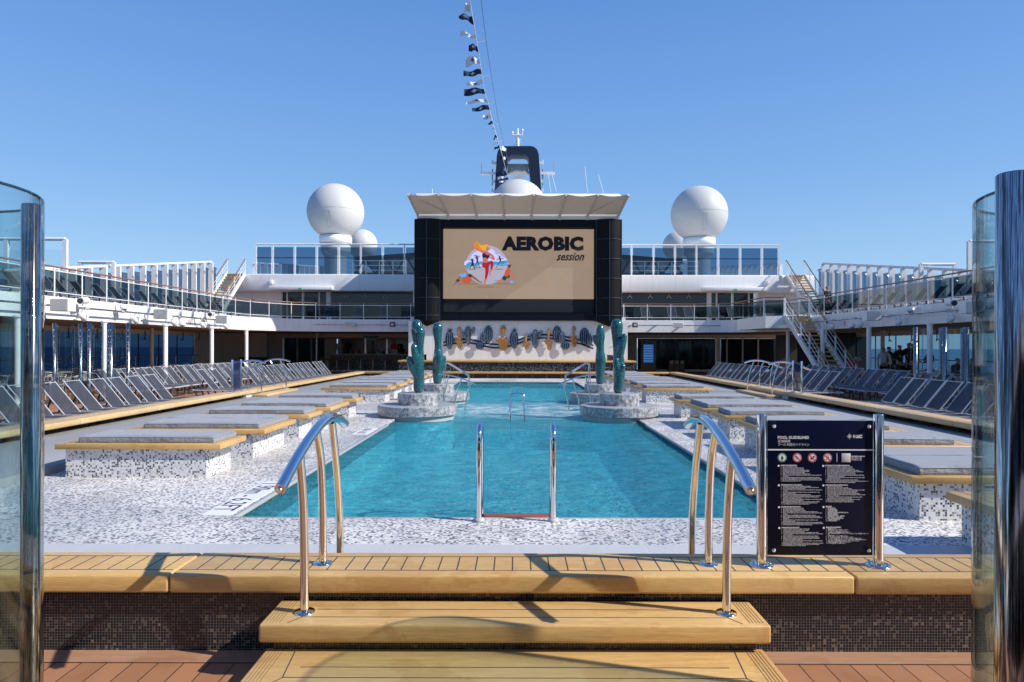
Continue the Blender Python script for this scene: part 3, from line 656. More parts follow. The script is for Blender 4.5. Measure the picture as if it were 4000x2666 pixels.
# ================================================================= ladders and pool rails
def tube_thing(name, label, cat, paths, r, mats=None, group=None, n=12):
    allp = [Vector(p) for pa in paths for p in pa]
    c = sum(allp, Vector()) / len(allp); c.z = min(p.z for p in allp)
    t = thing(name, label, cat, c, group)
    for pa in paths:
        m = MB(); m.tube(smooth([tuple(p) for p in pa], 5, False), r, n); m.build('rail', mats or M['chrome'], t)
    return t
lad = tube_thing('pool_ladder', 'polished steel ladder with two hooped rails at the near pool edge', 'pool ladder',
    [[(x, 6.05, .155), (x, 6.05, .5), (x, 6.055, .82), (x, 6.10, .945), (x, 6.20, .985), (x, 6.31, .955), (x, 6.40, .82), (x, 6.43, .5), (x, 6.45, .1), (x, 6.47, -.6)] for x in (-.335, .325)], .0245)
m = MB(); m.rbox(-.31, .30, 6.36, 6.47, .075, .115, .012); m.build('tread', M['redwood'], lad)
for x in (-.335, .325):
    m = MB(); m.lathe([(.026, .180), (.045, .176), (.052, .160), (.052, .151)], 18, (x, 6.05)); m.build('rail_foot', M['lgrey'], lad)
tube_thing('grab_rail', 'nearer square hooped steel rail standing in the middle of the pool', 'grab rail', [[(-.150, 14.75, -.3), (-.150, 14.75, .2), (-.148, 14.9, .60), (-.10, 14.92, .655), (0, 14.93, .665), (.10, 14.92, .655), (.148, 14.9, .60), (.150, 14.75, .2), (.150, 14.75, -.3)]], .021)
tube_thing('grab_rail', 'farther square hooped steel rail behind the foam in the pool', 'grab rail', [[(-.165, 19.2, -.3), (-.165, 19.2, .2), (-.16, 19.2, .50), (-.11, 19.2, .545), (0, 19.2, .55), (.11, 19.2, .545), (.16, 19.2, .50), (.165, 19.2, .2), (.165, 19.2, -.3)]], .020)
for sg, nm in ((-1, 'left'), (1, 'right')):
    t = tube_thing('pod_handrail', 'three-legged curved steel handrail stepping from the %s stone pods into the water' % nm, 'handrail',
        [[(x_ * 1.062, 17.2, 1.7 + (z_ - 1.7) * 1.062) for x_, y_, z_ in q_] for q_ in [[(sg * 1.87, 16.2, 1.03), (sg * 1.6, 16.2, 1.005), (sg * 1.3, 16.2, .925), (sg * .98, 16.2, .79)],
         [(sg * 1.77, 16.2, .1), (sg * 1.74, 16.2, .5), (sg * 1.66, 16.2, .85), (sg * 1.62, 16.2, 1.0)],
         [(sg * 1.50, 16.2, .05), (sg * 1.46, 16.2, .45), (sg * 1.36, 16.2, .80), (sg * 1.31, 16.2, .92)],
         [(sg * 1.25, 16.2, -.1), (sg * 1.22, 16.2, .3), (sg * 1.15, 16.2, .65), (sg * 1.08, 16.2, .83)]]], .019, n=8)
    t = tube_thing('corner_ladder', 'pair of bent steel rails at the far %s corner of the pool' % nm, 'pool ladder',
        [[(sg * 2.78, y, .15), (sg * 2.78, y, .9), (sg * 2.72, y, 1.03), (sg * 2.6, y, 1.02), (sg * 1.95, y + .0, .62), (sg * 1.86, y, .5), (sg * 1.85, y, -.1)] for y in (26.0, 26.55)], .02, n=8)
# ================================================================= stone pods with cactus sculptures
def cactus(name, label, loc, chains):
    me = bpy.data.meshes.new(name); vs = []; es = []; rs = []
    for ch in chains:
        prev = None
        pts = smooth([p for p in ch], 3, False)
        for i, p in enumerate(pts):
            vs.append(p[:3]); rs.append(p[3])
            if prev is not None: es.append((prev, len(vs) - 1))
            prev = len(vs) - 1
    mb = bpy.data.metaballs.new(name); mb.resolution = .035; mb.render_resolution = .035; mb.threshold = .1
    ob = bpy.data.objects.new(name, mb); COL.objects.link(ob)
    for (a, b_) in es:
        A, B = Vector(vs[a]), Vector(vs[b_]); n = max(1, int((B - A).length / .045))
        for i in range(n):
            e = mb.elements.new(); e.co = A.lerp(B, i / n); e.radius = (rs[a] + (rs[b_] - rs[a]) * i / n) * 1.0; e.stiffness = 2.
    bpy.context.view_layer.update()
    me = bpy.data.meshes.new_from_object(ob.evaluated_get(bpy.context.evaluated_depsgraph_get()))
    bpy.data.objects.remove(ob); me.materials.clear(); me.materials.append(M['cactus'])
    for p in me.polygons: p.use_smooth = True
    zmin = min(v.co.z for v in me.vertices)
    o = bpy.data.objects.new(name, me); o.location = (loc[0], loc[1], loc[2] - zmin * 1.08 - .02); o.scale = (1.08, 1.08, 1.08); COL.objects.link(o)
    tag(o, label, 'sculpture', 'teal cactus sculptures'); return o
def pod(x, y, z0, z1, label, ru=.41):
    p = thing('stone_pod', label, 'plinth', (x, y, 0), 'round stone pods at the pool edge')
    m = MB(); m.lathe([(0, z0), (.85, z0), (.87, z0 - .008), (.875, z0 - .03), (.875, z0 - .20), (.865, z0 - .21), (.76, z0 - .215)], 56, (x, y), smooth=False); m.build('lower_disc', M['stone'], p)
    m = MB(); m.lathe([(.80, .05), (.80, -.56)], 40, (x, y)); m.build('submerged_base', M['mosaic_pool'], p)
    m = MB(); m.lathe([(.80, z0 - .21), (.80, .05)], 40, (x, y)); m.build('recessed_base', plain('pale_base_render', (.36, .40, .40), .5), p)
    m = MB(); m.lathe([(0, z1), (ru - .02, z1), (ru - .004, z1 - .006), (ru, z1 - .02), (ru, z0 - .01)], 40, (x, y), smooth=False); m.build('upper_disc', M['stone'], p)
    return p
pod(-2.21, 15.2, .40, .66, 'round two-tier stone pod nearest on the left pool edge', .44); pod(2.28, 15.2, .40, .66, 'round two-tier stone pod nearest on the right pool edge', .44)
pod(-2.23, 19.4, .39, .63, 'round two-tier stone pod farther back on the left pool edge', .44); pod(2.36, 19.4, .39, .63, 'round two-tier stone pod farther back on the right pool edge', .44)
R = .001
cactus('cactus_sculpture', 'teal cactus with arms stepping up its left, on the nearest left pod', (-2.21, 15.2, .66), [
    [(.02, 0, 0, .135), (.02, 0, .2, .14), (.01, 0, .42, .15), (.02, 0, .62, .135), (.02, .02, .8, .12), (-.0, .04, 1.0, .135), (-.025, .05, 1.2, .15), (-.03, .05, 1.35, .13)],
    [(.04, -.02, .75, .10), (.05, -.06, .95, .11), (.055, -.07, 1.12, .12), (.05, -.07, 1.22, .11)],
    [(-.03, -.04, .30, .10), (-.11, -.07, .42, .09), (-.15, -.08, .55, .078), (-.165, -.08, .64, .06)],
    [(-.01, -.07, .5, .08), (-.045, -.12, .68, .08), (-.06, -.12, .82, .078), (-.065, -.11, .90, .06)]])
cactus('cactus_sculpture', 'teal pear-topped cactus with low side bulge, on the farther left pod', (-2.26, 19.4, .63), [
    [(0, 0, 0, .145), (0, 0, .25, .165), (.01, 0, .5, .165), (.02, 0, .78, .13), (.01, 0, 1.0, .115), (0, 0, 1.2, .14), (-.0, 0, 1.36, .155), (0, 0, 1.42, .14)],
    [(.03, -.08, .35, .12), (.04, -.12, .55, .13), (.04, -.12, .72, .11)], [(.10, 0, .30, .09), (.16, 0, .50, .085), (.175, 0, .62, .065)]])
cactus('cactus_sculpture', 'teal cactus with one long arm rising to the right, on the nearest right pod', (2.27, 15.2, .66), [
    [(-.01, 0, 0, .13), (-.0, 0, .2, .14), (.0, 0, .42, .155), (-.01, 0, .62, .14), (-.03, .03, .85, .115), (-.04, .04, 1.05, .125), (-.04, .05, 1.25, .15), (-.04, .05, 1.36, .145)],
    [(0, -.05, .62, .10), (.03, -.08, .82, .10), (.075, -.08, 1.0, .085), (.10, -.08, 1.12, .065)],
    [(-.03, -.08, .35, .08), (-.075, -.12, .50, .075), (-.08, -.12, .63, .06)], [(.04, -.08, .4, .08), (.07, -.12, .5, .07)]])
cactus('cactus_sculpture', 'teal pointed cactus with a small left arm, on the farther right pod', (2.36, 19.4, .63), [
    [(0, 0, 0, .135), (0, 0, .3, .155), (.01, 0, .52, .165), (0, 0, .8, .13), (0, 0, 1.0, .125), (0, 0, 1.18, .15), (0, 0, 1.34, .12), (0, 0, 1.44, .075)],
    [(-.08, .02, .95, .06), (-.14, .03, 1.06, .065), (-.16, .03, 1.2, .055)]])
# ================================================================= sunbeds and mattresses
def sunbed(sg, y0, y1, idx, label, mlabel, mat_=True, x0=3.45, x1=5.38):
    xa, xb = sorted((sg * x0, sg * x1))
    b = thing('sunbed', label, 'sunbed', ((xa + xb) / 2, (y0 + y1) / 2, DZ), 'teak and mosaic sunbeds on the pool deck')
    m = MB(); m.rbox(xa, xb, y0, y1, .485, .55, .008, 2)
    for e in (xa + .10, xb - .10): m.box(e, e + .005, y0 + .01, y1 - .01, .549, .5512, 1)
    x = xa + .2
    while x < xb - .12: m.box(x, x + .004, y0 + .10, y1 - .10, .549, .5510, 1); x += .1
    for e in (y0 + .10, y1 - .10): m.box(xa + .1, xb - .1, e, e + .004, .549, .5511, 1)
    for ex, s1 in ((xa, 1), (xb, -1)): m.box(*sorted((ex + s1 * -.0008, ex + s1 * .10)), y0 - .0008, y0 + .0035, .468, .551, 1) if False else None
    m.build('teak_top', [M['teak'], M['caulk']], b)
    m = MB(); e = .10
    m.box(xa + e, xb - .18 if sg < 0 else xb - .10, y0 + .05, y1 - .05, DZ, .485); m.build('mosaic_base', M['mosaic_bed'], b)
    if mat_:
        ma, mb_ = sorted((sg * (x0 + .11), sg * (x1 - .24)))
        m = MB(); yy0, yy1 = y0 + .08, y1 - .06
        bm = bmesh.new(); rnd = random.Random(idx)
        nx, ny = 18, 8; z0, z1 = .552, .632
        nx, ny = 34, 14; NS = __import__('mathutils').noise; vs = []
        def hz_(x, y):
            e = min(x - ma, mb_ - x, y - yy0, yy1 - y); f = min(1., e / .035); w = NS.noise(Vector((x * 2.2 + idx * 7, y * 5.5, idx))) * .010 + NS.noise(Vector((x * 7 + idx, y * 9, 3.))) * .005
            return z1 - .020 * (1 - math.sqrt(max(0, 1 - (1 - f) ** 2))) + w * f + .006 * math.sin(PI * (x - ma) / (mb_ - ma))
        us = [0, .008, .02] + [.02 + .96 * i / (nx - 4) for i in range(1, nx - 4)] + [.98, .992, 1]; ws = [0, .02, .05] + [.05 + .9 * i / (ny - 4) for i in range(1, ny - 4)] + [.95, .98, 1]
        for w_ in ws:
            for u_ in us: x = ma + (mb_ - ma) * u_; y = yy0 + (yy1 - yy0) * w_; vs.append((x, y, hz_(x, y)))
        A_, B2 = len(us), len(ws)
        m.add(vs, [(j * A_ + i, j * A_ + i + 1, (j + 1) * A_ + i + 1, (j + 1) * A_ + i) for j in range(B2 - 1) for i in range(A_ - 1)], 0, True)
        ring = [(i, 0) for i in range(A_)] + [(A_ - 1, j) for j in range(1, B2)] + [(i, B2 - 1) for i in range(A_ - 2, -1, -1)] + [(0, j) for j in range(B2 - 2, 0, -1)]
        cx_, cy_ = (ma + mb_) / 2, (yy0 + yy1) / 2; rv = []
        for lev, (zf, of) in enumerate(((1., 0), (.62, .006), (.25, .004), (0, 0))):
            for i, j in ring:
                p = vs[j * A_ + i]; o_ = of * (1 + .8 * NS.noise(Vector((p[0] * 9, p[1] * 9, lev + idx)))); dx = -1 if i == 0 else 1 if i == A_ - 1 else 0; dy = -1 if j == 0 else 1 if j == B2 - 1 else 0
                rv.append((p[0] + dx * o_, p[1] + dy * o_, z0 + (p[2] - z0) * zf))
        nR = len(ring); m.add(rv, [(l * nR + q, (l + 1) * nR + q, (l + 1) * nR + (q + 1) % nR, l * nR + (q + 1) % nR) for l in range(3) for q in range(nR)], 0, True)
        m.tube([rv[q] for q in range(nR)] + [rv[0]], .0045, 5, 1, cap=False)
        m.tube([(ma + .004, yy0 - .001, .570), (mb_ - .004, yy0 - .001, .570)], .0045, 6, 0)
        if y1 - y0 > 1.: m.box(ma + .01, mb_ - .01, (yy0 + yy1) / 2 - .003, (yy0 + yy1) / 2 + .003, .60, .638, 1)
        o = m.build('mattress', [M['fabric'], M['mgrey']]); tag(o, mlabel, 'mattress', 'grey mattresses on the sunbeds')
seq = [(7.94, 8.71), (9.34, 10.68), (11.33, 12.12), (12.66, 14.05), (14.7, 15.5), (18.7, 19.5), (20.1, 21.5), (22.1, 22.9), (23.5, 24.9), (25.5, 26.3), (26.9, 28.3), (28.9, 29.7)]
for sg, nm in ((-1, 'left'), (1, 'right')):
    for i, (a, b_) in enumerate(seq):
        dbl = b_ - a > 1.
        tot = ('double' if dbl else 'single')
        k_ = [j for j, (c1, c2) in enumerate(seq) if (c2 - c1 > 1.) == dbl].index(i) + 1
        if sg > 0 and dbl: k_ += 1
        od = ORD[k_]
        sunbed(sg, a, b_, i + (20 if sg > 0 else 0), '%s teak-topped sunbed, %s %s from the camera on the %s side of the pool' % (tot, od, tot, nm), 'grey %s mattress on the %s %s sunbed from the camera on the %s side' % ('wide' if dbl else 'narrow', od, tot, nm))
sunbed(1, 6.05, 7.38, 50, 'double teak-topped sunbed nearest on the right, behind the pool rules sign', 'grey wide mattress nearest on the right, behind the pool rules sign', True, 3.50, 5.45)
sunbed(1, 4.75, 5.45, 51, 'bare teak-topped sunbed end nearest at the right edge of the picture', '', False, 3.42, 5.2)
# ================================================================= sun loungers
def make_lounger(label, cover=None):
    """lies along +x towards its foot; hinge at x=0; width along y"""
    r = thing('sun_lounger', label, 'sun lounger', (0, 0, 0), 'grey mesh sun loungers')
    w = .255; hx, hz = -.50, .60
    m = MB()
    for s in (-1, 1): m.bar((-.60, s * w, .325), (.86, s * w, .325), .026, .034)
    m.bar((.86, -w, .325), (.86, w, .325), .03, .04); m.bar((-.60, -w, .325), (-.60, w, .325), .03, .04)
    loc_build(m, 'seat_frame', M['alu'], r)
    m = MB(); n = 6
    vs = [(x, y, .345 - .012 * math.sin(PI * (y + .24) / .48)) for x in (0, .28, .56, .85) for y in [-.24 + .48 * j / n for j in range(n + 1)]]
    m.add(vs, [(i * (n + 1) + j, i * (n + 1) + j + 1, (i + 1) * (n + 1) + j + 1, (i + 1) * (n + 1) + j) for i in range(3) for j in range(n)], 0, True)
    loc_build(m, 'seat', cover or M['mesh'], r)
    m = MB()
    for s in (-1, 1): m.tube([(0, s * w, .345), (hx, s * w, .345 + hz), (hx - .012, s * w, .345 + hz + .014)], .012, 6)
    m.tube([(hx, -w, .345 + hz), (hx, w, .345 + hz)], .010, 5); loc_build(m, 'back_frame', M['alu'], r)
    m = MB()
    vs = [(hx * t, y, .345 + hz * t - .014 * math.sin(PI * (y + .24) / .48) - (.02 * (1 - abs(y) / .24) if t > .98 else 0)) for t in (0.02, .33, .66, .99) for y in [-.245 + .49 * j / n for j in range(n + 1)]]
    m.add(vs, [(i * (n + 1) + j, i * (n + 1) + j + 1, (i + 1) * (n + 1) + j + 1, (i + 1) * (n + 1) + j) for i in range(3) for j in range(n)], 0, True)
    loc_build(m, 'backrest', cover or M['mesh'], r)
    m = MB(); m.bar((-.27, -.21, .66), (-.40, -.21, .345), .02, .03); m.bar((-.27, .21, .66), (-.40, .21, .345), .02, .03)
    m.bar((-.40, -.21, .345), (-.40, .21, .345), .02, .02); loc_build(m, 'support', M['dark'], r)
    for x in (-.48, .66):
        m = MB()
        for s in (-1, 1): m.bar((x - .06 * (1 if x < 0 else -1), s * .24, .31), (x + .04, s * .22, .02), .03, .04)
        m.bar((x + .04, -.23, .025), (x + .04, .23, .025), .035, .035)
        loc_build(m, 'leg', M['dark'], r)
    return r
lp = make_lounger('x'); used = False
rows = [
 ('left', -1, 'front', 8.87, [9.6, 10.35, 11.1, 11.85, 12.6, 13.3, 14.1, 14.85, 15.6, 16.35, 17.1], 'nearer'),
 ('left', -1, 'front', 9.30, [20.9, 21.75, 22.6], 'middle'),
 ('left', -1, 'front', 8.95, [23.5, 24.25, 24.95, 25.8, 26.5, 27.25, 28.1, 28.8, 29.65, 30.5, 31.4, 32.2], 'farther'),
 ('left', -1, 'back', 12.07, [20.3, 20.95, 21.6, 22.3, 22.9, 23.65, 24.3, 25.05, 25.7, 26.4, 27.1, 27.9, 28.6, 29.3, 30.3, 31.5], 'whole'),
 ('right', 1, 'front', 9.15, [11.3, 12.0, 12.7, 13.4, 14.05, 14.7, 15.35, 16.05, 16.7], 'nearer'),
 ('right', 1, 'front', 9.2, [20.45, 21.3, 21.95], 'middle'),
 ('right', 1, 'front', 9.05, [22.8, 23.55, 24.3, 25.05, 25.8, 26.45, 27.2, 27.85, 28.6, 29.25, 30.0, 30.65, 31.3, 32.0], 'farther'),
 ('right', 1, 'back', 11.7, [19.2, 20.0, 21.1, 21.8, 22.5, 23.15, 24.0, 24.75, 25.3, 26.1, 26.7, 27.4, 28.0], 'whole')]
rl = random.Random(3)
for nm, sg, row, X, ds, grp in rows:
    for i, d in enumerate(ds):
        lab = 'grey mesh lounger on the %s, %s from camera in the back row' % (nm, ORD[i + 1]) if row == 'back' else 'grey mesh lounger, %s front row, %s from camera in the %s run' % (nm, ORD[i + 1], grp)
        o = place(lp, used, (sg * (X + rl.uniform(-.05, .05)), d + .26 + rl.uniform(-.03, .03), 0), (0 if sg < 0 else PI) + rl.uniform(-.03, .03), lab); used = True
# darker loungers up on the balconies
lpd = make_lounger('x', flat('dark_lounger_fabric', (.02, .025, .03), .6)); used = False
for nm, sg in (('left', -1), ('right', 1)):
    for i in range(16):
        d = 21.5 + i * 1.12 + rl.uniform(-.12, .12)
        place(lpd, used, (sg * 16.4, d, 3.2), 0 if sg < 0 else PI, 'dark lounger on the %s balcony, %s from the camera' % (nm, ORD[i + 1]), 'dark loungers on the side balconies'); used = True
for nm, xs in (('right', [6.4, 8.0, 9.55, 10.7, 12.2, 13.4, 15.0, 16.3]), ('left', [-11.6, -9.9, -8.1, -6.6])):
    for i, x in enumerate(xs):
        place(lp, True, (x, 41.9 + (i % 2) * .5, 3.2), -PI / 2, 'grey lounger on the %s aft balcony, %s from the screen' % (nm, ORD[i + 1] if nm == 'right' else ORD[len(xs) - i]), 'loungers on the aft balcony')
# ================================================================= big screen
k = 36.5 / F
def pp(px, py, y=36.5): return at(px, py, y)
scr = thing('screen_house', 'tall black screen housing with curved side panels above the stage', 'screen', (0, 37, 2.9))
m = MB()
x0, x1 = -5.47, 5.55; zt, zb = 8.46, 3.05
xi0, xi1, si0, si1 = -4.13, 4.22, -3.97, 4.10
sx0, sx1, sz0, sz1 = -3.97, 4.10, 3.52, 7.98
m.box(xi0, xi1, 36.45, 37.4, sz1 + .06, zt); m.box(xi0, xi1, 36.45, 37.4, zb + .05, sz0 - .14)
m.box(xi0, sx0 - .04, 36.45, 37.4, sz0 - .14, sz1 + .06); m.box(sx1 + .04, xi1, 36.45, 37.4, sz0 - .14, sz1 + .06)
m.build('frame', M['navyp'], scr)
m = MB(); m.box(sx0 - .04, sx1 + .04, 36.75, 37.4, sz0 - .14, sz1 + .06); m.build('recess', M['black'], scr)
for sg, a, b_ in ((-1, x0, xi0), (1, xi1, x1)):
    m = MB(); n = 10; prof = []
    for i in range(n + 1):
        t = i / n; prof.append((a + (b_ - a) * t, 36.40 - .42 * math.sin(PI * (.12 + .76 * t)) + .16))
    fr = MB()
    for i in range(n):
        (xa, ya), (xb, yb) = prof[i], prof[i + 1]
        m.add([(xa, ya, zb), (xb, yb, zb), (xb, yb, zt), (xa, ya, zt)], [(0, 1, 2, 3)], 0, False)
    m.add([(a, 37.4, zb)] + [(x, y, zb) for x, y in prof] + [(b_, 37.4, zb)], [tuple(range(n + 3))]); m.add([(a, 37.4, zt)] + [(x, y, zt) for x, y in prof] + [(b_, 37.4, zt)], [tuple(range(n + 3))])
    for xx, yy in (prof[0], prof[-1]): m.add([(xx, yy, zb), (xx, 37.4, zb), (xx, 37.4, zt), (xx, yy, zt)], [(0, 1, 2, 3)])
    sp_ = m.build('side_panel', plain('black_mesh_panel', (.005, .006, .008), .5, Specular_IOR_Level=.15), scr)
    zr = zt
    for zr in [zt - .02, zt - 1.07 , zt - 2.11, zt - 3.15, zt - 4.19, zb + .28]:
        fr.tube([(x, y - .02, zr) for x, y in prof], .022, 4)
    for q in (0, n // 2, n): fr.bar((prof[q][0], prof[q][1] - .025, zb), (prof[q][0], prof[q][1] - .025, zt), .045, .04)
    fr.build('panel_frame', flat('navy_trim', (.018, .026, .042), .5), sp_)
    m = MB(); cx = (a + b_) / 2
    pr = [(x, y, zb) for x, y in prof] + [(b_, 37.3, zb), (a, 37.3, zb)]
    m.add(pr + [(cx, 36.35, zb - .30)], [(i, (i + 1) % len(pr), len(pr)) for i in range(len(pr))]); m.build('bottom_cap', M['navyp'], scr)
# the display surface with its picture
YD = 36.62
tan = emit('screen_tan', (.31, .215, .135), .64, (.11, .10, .085), grid=True); ink = flat('screen_ink', (.006, .009, .014), .8)
m = MB(); m.box(sx0, sx1, YD, 36.75, 4.23, sz1); m.box(sx0, sx1, YD, 36.75, sz0, 4.23, 1)
disp = m.build('display', [tan, ink], scr)
def su(u, v, o=0.): p = at(1720 + u / 5.8075, 880 + v / 5.8075, YD); return (p.x, p.z)
art = MB(); cols = []
def colr(c, s=.8):
    cols.append(emit('screen_colour', c, s, tuple(x * .35 for x in c))); return len(cols) - 1
layer = [0]
def sh(pts, c, k_=3, sm=True):
    layer[0] += 1; y = YD - .004 - layer[0] * .0016
    q = smooth(pts, k_) if sm else pts
    w_ = [su(*p) for p in q]
    ar = sum(w_[i][0] * w_[(i + 1) % len(w_)][1] - w_[(i + 1) % len(w_)][0] * w_[i][1] for i in range(len(w_)))
    if ar < 0: w_ = w_[::-1]
    art.add([(a, y, b_) for a, b_ in w_], [tuple(range(len(w_)))], c)
def ell(cx, cy, rx, ry, c): sh([(cx + rx * math.cos(i * PI / 12), cy + ry * math.sin(i * PI / 12)) for i in range(24)], c, 1, False)
cS, cC, cW, cW2, cSk, cSk2, cHa, cRd, cBk, cBl, cOr, cShd, cTe, cBr, cHa2 = [colr(c) for c in ((.33, .30, .36), (.46, .46, .78), (.04, .22, .42), (.08, .33, .52), (.42, .12, .09), (.20, .09, .07), (.62, .28, .02), (.30, .008, .015), (.010, .012, .025), (.09, .30, .78), (.42, .07, .03), (.22, .15, .09), (.01, .03, .05), (.08, .025, .02), (.55, .17, .01))]
ell(1045, 905, 470, 445, cS)
sh([(540, 905), (560, 820), (660, 780), (700, 700), (780, 620), (900, 590), (960, 650), (1060, 600), (1160, 545), (1230, 600), (1255, 670), (1330, 655), (1400, 720), (1480, 745), (1520, 820), (1500, 900), (1000, 930), (700, 920)], cC)
sh([(583, 900), (640, 850), (720, 838), (800, 870), (880, 830), (960, 830), (1090, 815), (1180, 835), (1260, 825), (1340, 845), (1420, 815), (1518, 810), (1518, 905), (1440, 925), (1350, 930), (1260, 905), (1180, 935), (1000, 940), (900, 890), (820, 950), (740, 925), (660, 950), (600, 1000)], cW)
sh([(600, 960), (680, 890), (760, 870), (820, 910), (900, 865), (1000, 890), (1180, 900), (1260, 880), (1350, 890), (1440, 870), (1515, 850), (1515, 890), (1440, 905), (1350, 915), (1260, 890), (1180, 915), (1000, 915), (900, 880), (820, 930), (740, 900), (670, 920)], cW2)
for e in ((722, 1005, 105, 12), (830, 973, 110, 12), (1325, 1003, 112, 13)): ell(*e, cShd)
for e in ((600, 1330, 250, 26), (1020, 1408, 210, 28), (1465, 1330, 250, 26)): ell(*e, cShd)
# dark dancers
def limb(a, b_, w1, w2, c, mid=None):
    P = [a] + ([mid] if mid else []) + [b_]; L = []; Rr = []
    for i, p in enumerate(P):
        q = P[min(i + 1, len(P) - 1)]; o = P[max(i - 1, 0)]; dx, dy = q[0] - o[0], q[1] - o[1]; l = math.hypot(dx, dy) or 1
        w_ = w1 + (w2 - w1) * i / (len(P) - 1); L.append((p[0] - dy / l * w_, p[1] + dx / l * w_)); Rr.append((p[0] + dy / l * w_, p[1] - dx / l * w_))
    sh(L + Rr[::-1], c, 1, False)
def dancer(hx, hy, r_, tor, limbs):
    ell(hx, hy, r_, r_ * 1.1, cBk); sh(tor, cBk, 3)
    for l in limbs: limb(*l[:2], 8, 5, cBk, l[2] if len(l) > 2 else None)
dancer(716, 782, 20, [(700, 805), (740, 800), (748, 850), (757, 920), (687, 920), (712, 860)], [((700, 915), (655, 1002)), ((745, 915), (775, 1000)), ((735, 815), (730, 770), (765, 785)), ((700, 815), (705, 770), (665, 790))])
dancer(825, 712, 20, [(795, 740), (850, 738), (852, 790), (855, 850), (815, 850), (820, 790)], [((820, 845), (765, 975)), ((850, 845), (895, 972)), ((845, 745), (840, 705), (890, 712)), ((800, 745), (810, 715), (768, 735)), ((815, 690), (755, 690), (785, 695))])
dancer(1342, 725, 20, [(1325, 750), (1365, 748), (1375, 790), (1365, 838), (1335, 838), (1340, 800)], [((1345, 830), (1255, 975), (1300, 900)), ((1360, 830), (1385, 910), (1430, 828)), ((1360, 765), (1448, 745), (1400, 770)), ((1330, 755), (1305, 808), (1270, 795)), ((1330, 700), (1300, 715), (1305, 695))])
# ball exercise
ell(594, 1245, 117, 84, cOr)
limb((700, 1150), (950, 1322), 28, 9, cSk2, (860, 1270)); sh([(620, 1105), (712, 1130), (695, 1190), (625, 1160)], cTe); sh([(585, 1105), (640, 1105), (630, 1160), (585, 1155)], cSk2)
sh([(440, 1120), (500, 1110), (585, 1100), (585, 1165), (500, 1175), (440, 1160)], cBl); limb((450, 1175), (300, 1370), 26, 8, cSk2, (390, 1270)); ell(400, 1262, 45, 32, cBr)
# lunge exercise
limb((1420, 1250), (1270, 1262), 28, 12, cSk, (1390, 1290)); sh([(1222, 1240), (1270, 1245), (1255, 1280), (1225, 1310)], cBl); limb((1590, 1130), (1610, 1270), 26, 16, cSk, (1630, 1150)); sh([(1585, 1270), (1620, 1270), (1660, 1310), (1570, 1315)], cBl, 2)
sh([(1440, 1150), (1480, 1165), (1560, 1125), (1568, 1195), (1510, 1205), (1460, 1262), (1398, 1215)], cTe); limb((1575, 1060), (1600, 1150), 22, 12, cSk, (1632, 1110)); sh([(1530, 985), (1570, 1010), (1607, 1070), (1560, 1100), (1520, 1180), (1450, 1140), (1480, 1030)], cOr)
ell(1578, 950, 30, 42, cSk); sh([(1535, 915), (1570, 903), (1618, 908), (1590, 930), (1575, 975), (1540, 975)], cBr)
# leading figure
limb((1010, 630), (705, 485), 40, 13, cSk, (880, 570)); ell(703, 484, 17, 20, cSk)
sh([(1010, 600), (1080, 610), (1105, 650), (1095, 760), (1070, 800), (1075, 860), (965, 860), (960, 760), (955, 660)], cSk)
limb((1105, 650), (1225, 790), 26, 22, cSk, (1180, 710)); limb((1220, 790), (1070, 700), 20, 13, cSk, (1150, 750)); ell(1062, 540, 42, 52, cSk)
sh([(953, 640), (985, 655), (1000, 615), (1010, 650), (1050, 680), (1090, 690), (1098, 645), (1118, 700), (1075, 770), (1020, 740), (953, 745)], cBk, 2)
sh([(765, 400), (830, 390), (880, 430), (920, 465), (1010, 445), (1080, 450), (1098, 490), (1060, 490), (1030, 545), (990, 572), (900, 575), (820, 530), (770, 470)], cHa); sh([(765, 405), (830, 395), (870, 440), (900, 520), (960, 570), (880, 565), (810, 520), (770, 460)], cHa2)
limb((1170, 1000), (1130, 1165), 22, 8, cSk, (1120, 1070)); limb((1035, 1200), (1000, 1400), 22, 14, cSk, (1005, 1310)); sh([(990, 1385), (1020, 1385), (1045, 1405), (990, 1408)], cSk, 2)
sh([(960, 855), (1040, 862), (1150, 815), (1190, 830), (1200, 890), (1190, 960), (1165, 1015), (1135, 1000), (1140, 930), (1130, 895), (1100, 930), (1095, 1060), (1050, 1215), (1010, 1210), (1020, 1080), (1010, 985), (955, 955), (945, 900)], cRd)
art.build('picture', cols, disp)
m = MB()
p = at(1555 + 963 / 2.353 + 0, 650 + 782 / 2.353, YD - .17)
p = at(1958.5, 982, YD); text(m, 'AEROBIC', 1.06, Matrix.Translation((p.x, YD - .13, p.z)) @ Matrix.Rotation(PI / 2, 4, 'X') @ Matrix.Scale(1.0, 4, (1, 0, 0)), 0, .072, 0, 'LEFT', 1.06)
xs = [v.x for v in m.v]; wd = max(xs) - min(xs); tw = at(2277, 982, YD).x - p.x; x_0 = min(xs)
zs = [v.z for v in m.v]; hz_ = max(zs) - min(zs); th_ = (982 - 925) * YD / F
for v in m.v: v.x = p.x + (v.x - x_0) * tw / wd; v.z = p.z + (v.z - min(zs)) * th_ / hz_
n0 = len(m.v); p2 = at(2172, 1019, YD)
text(m, 'session', .62, Matrix.Translation((p2.x, YD - .13, p2.z)) @ Matrix.Rotation(PI / 2, 4, 'X'), 0, .016, .45, 'LEFT', 1.0)
xs = [v.x for v in m.v[n0:]]; x_0 = min(xs); wd = max(xs) - x_0; tw = at(2281, 1019, YD).x - p2.x
for v in m.v[n0:]: v.x = p2.x + (v.x - x_0) * tw / wd
m.build('lettering', ink, disp)
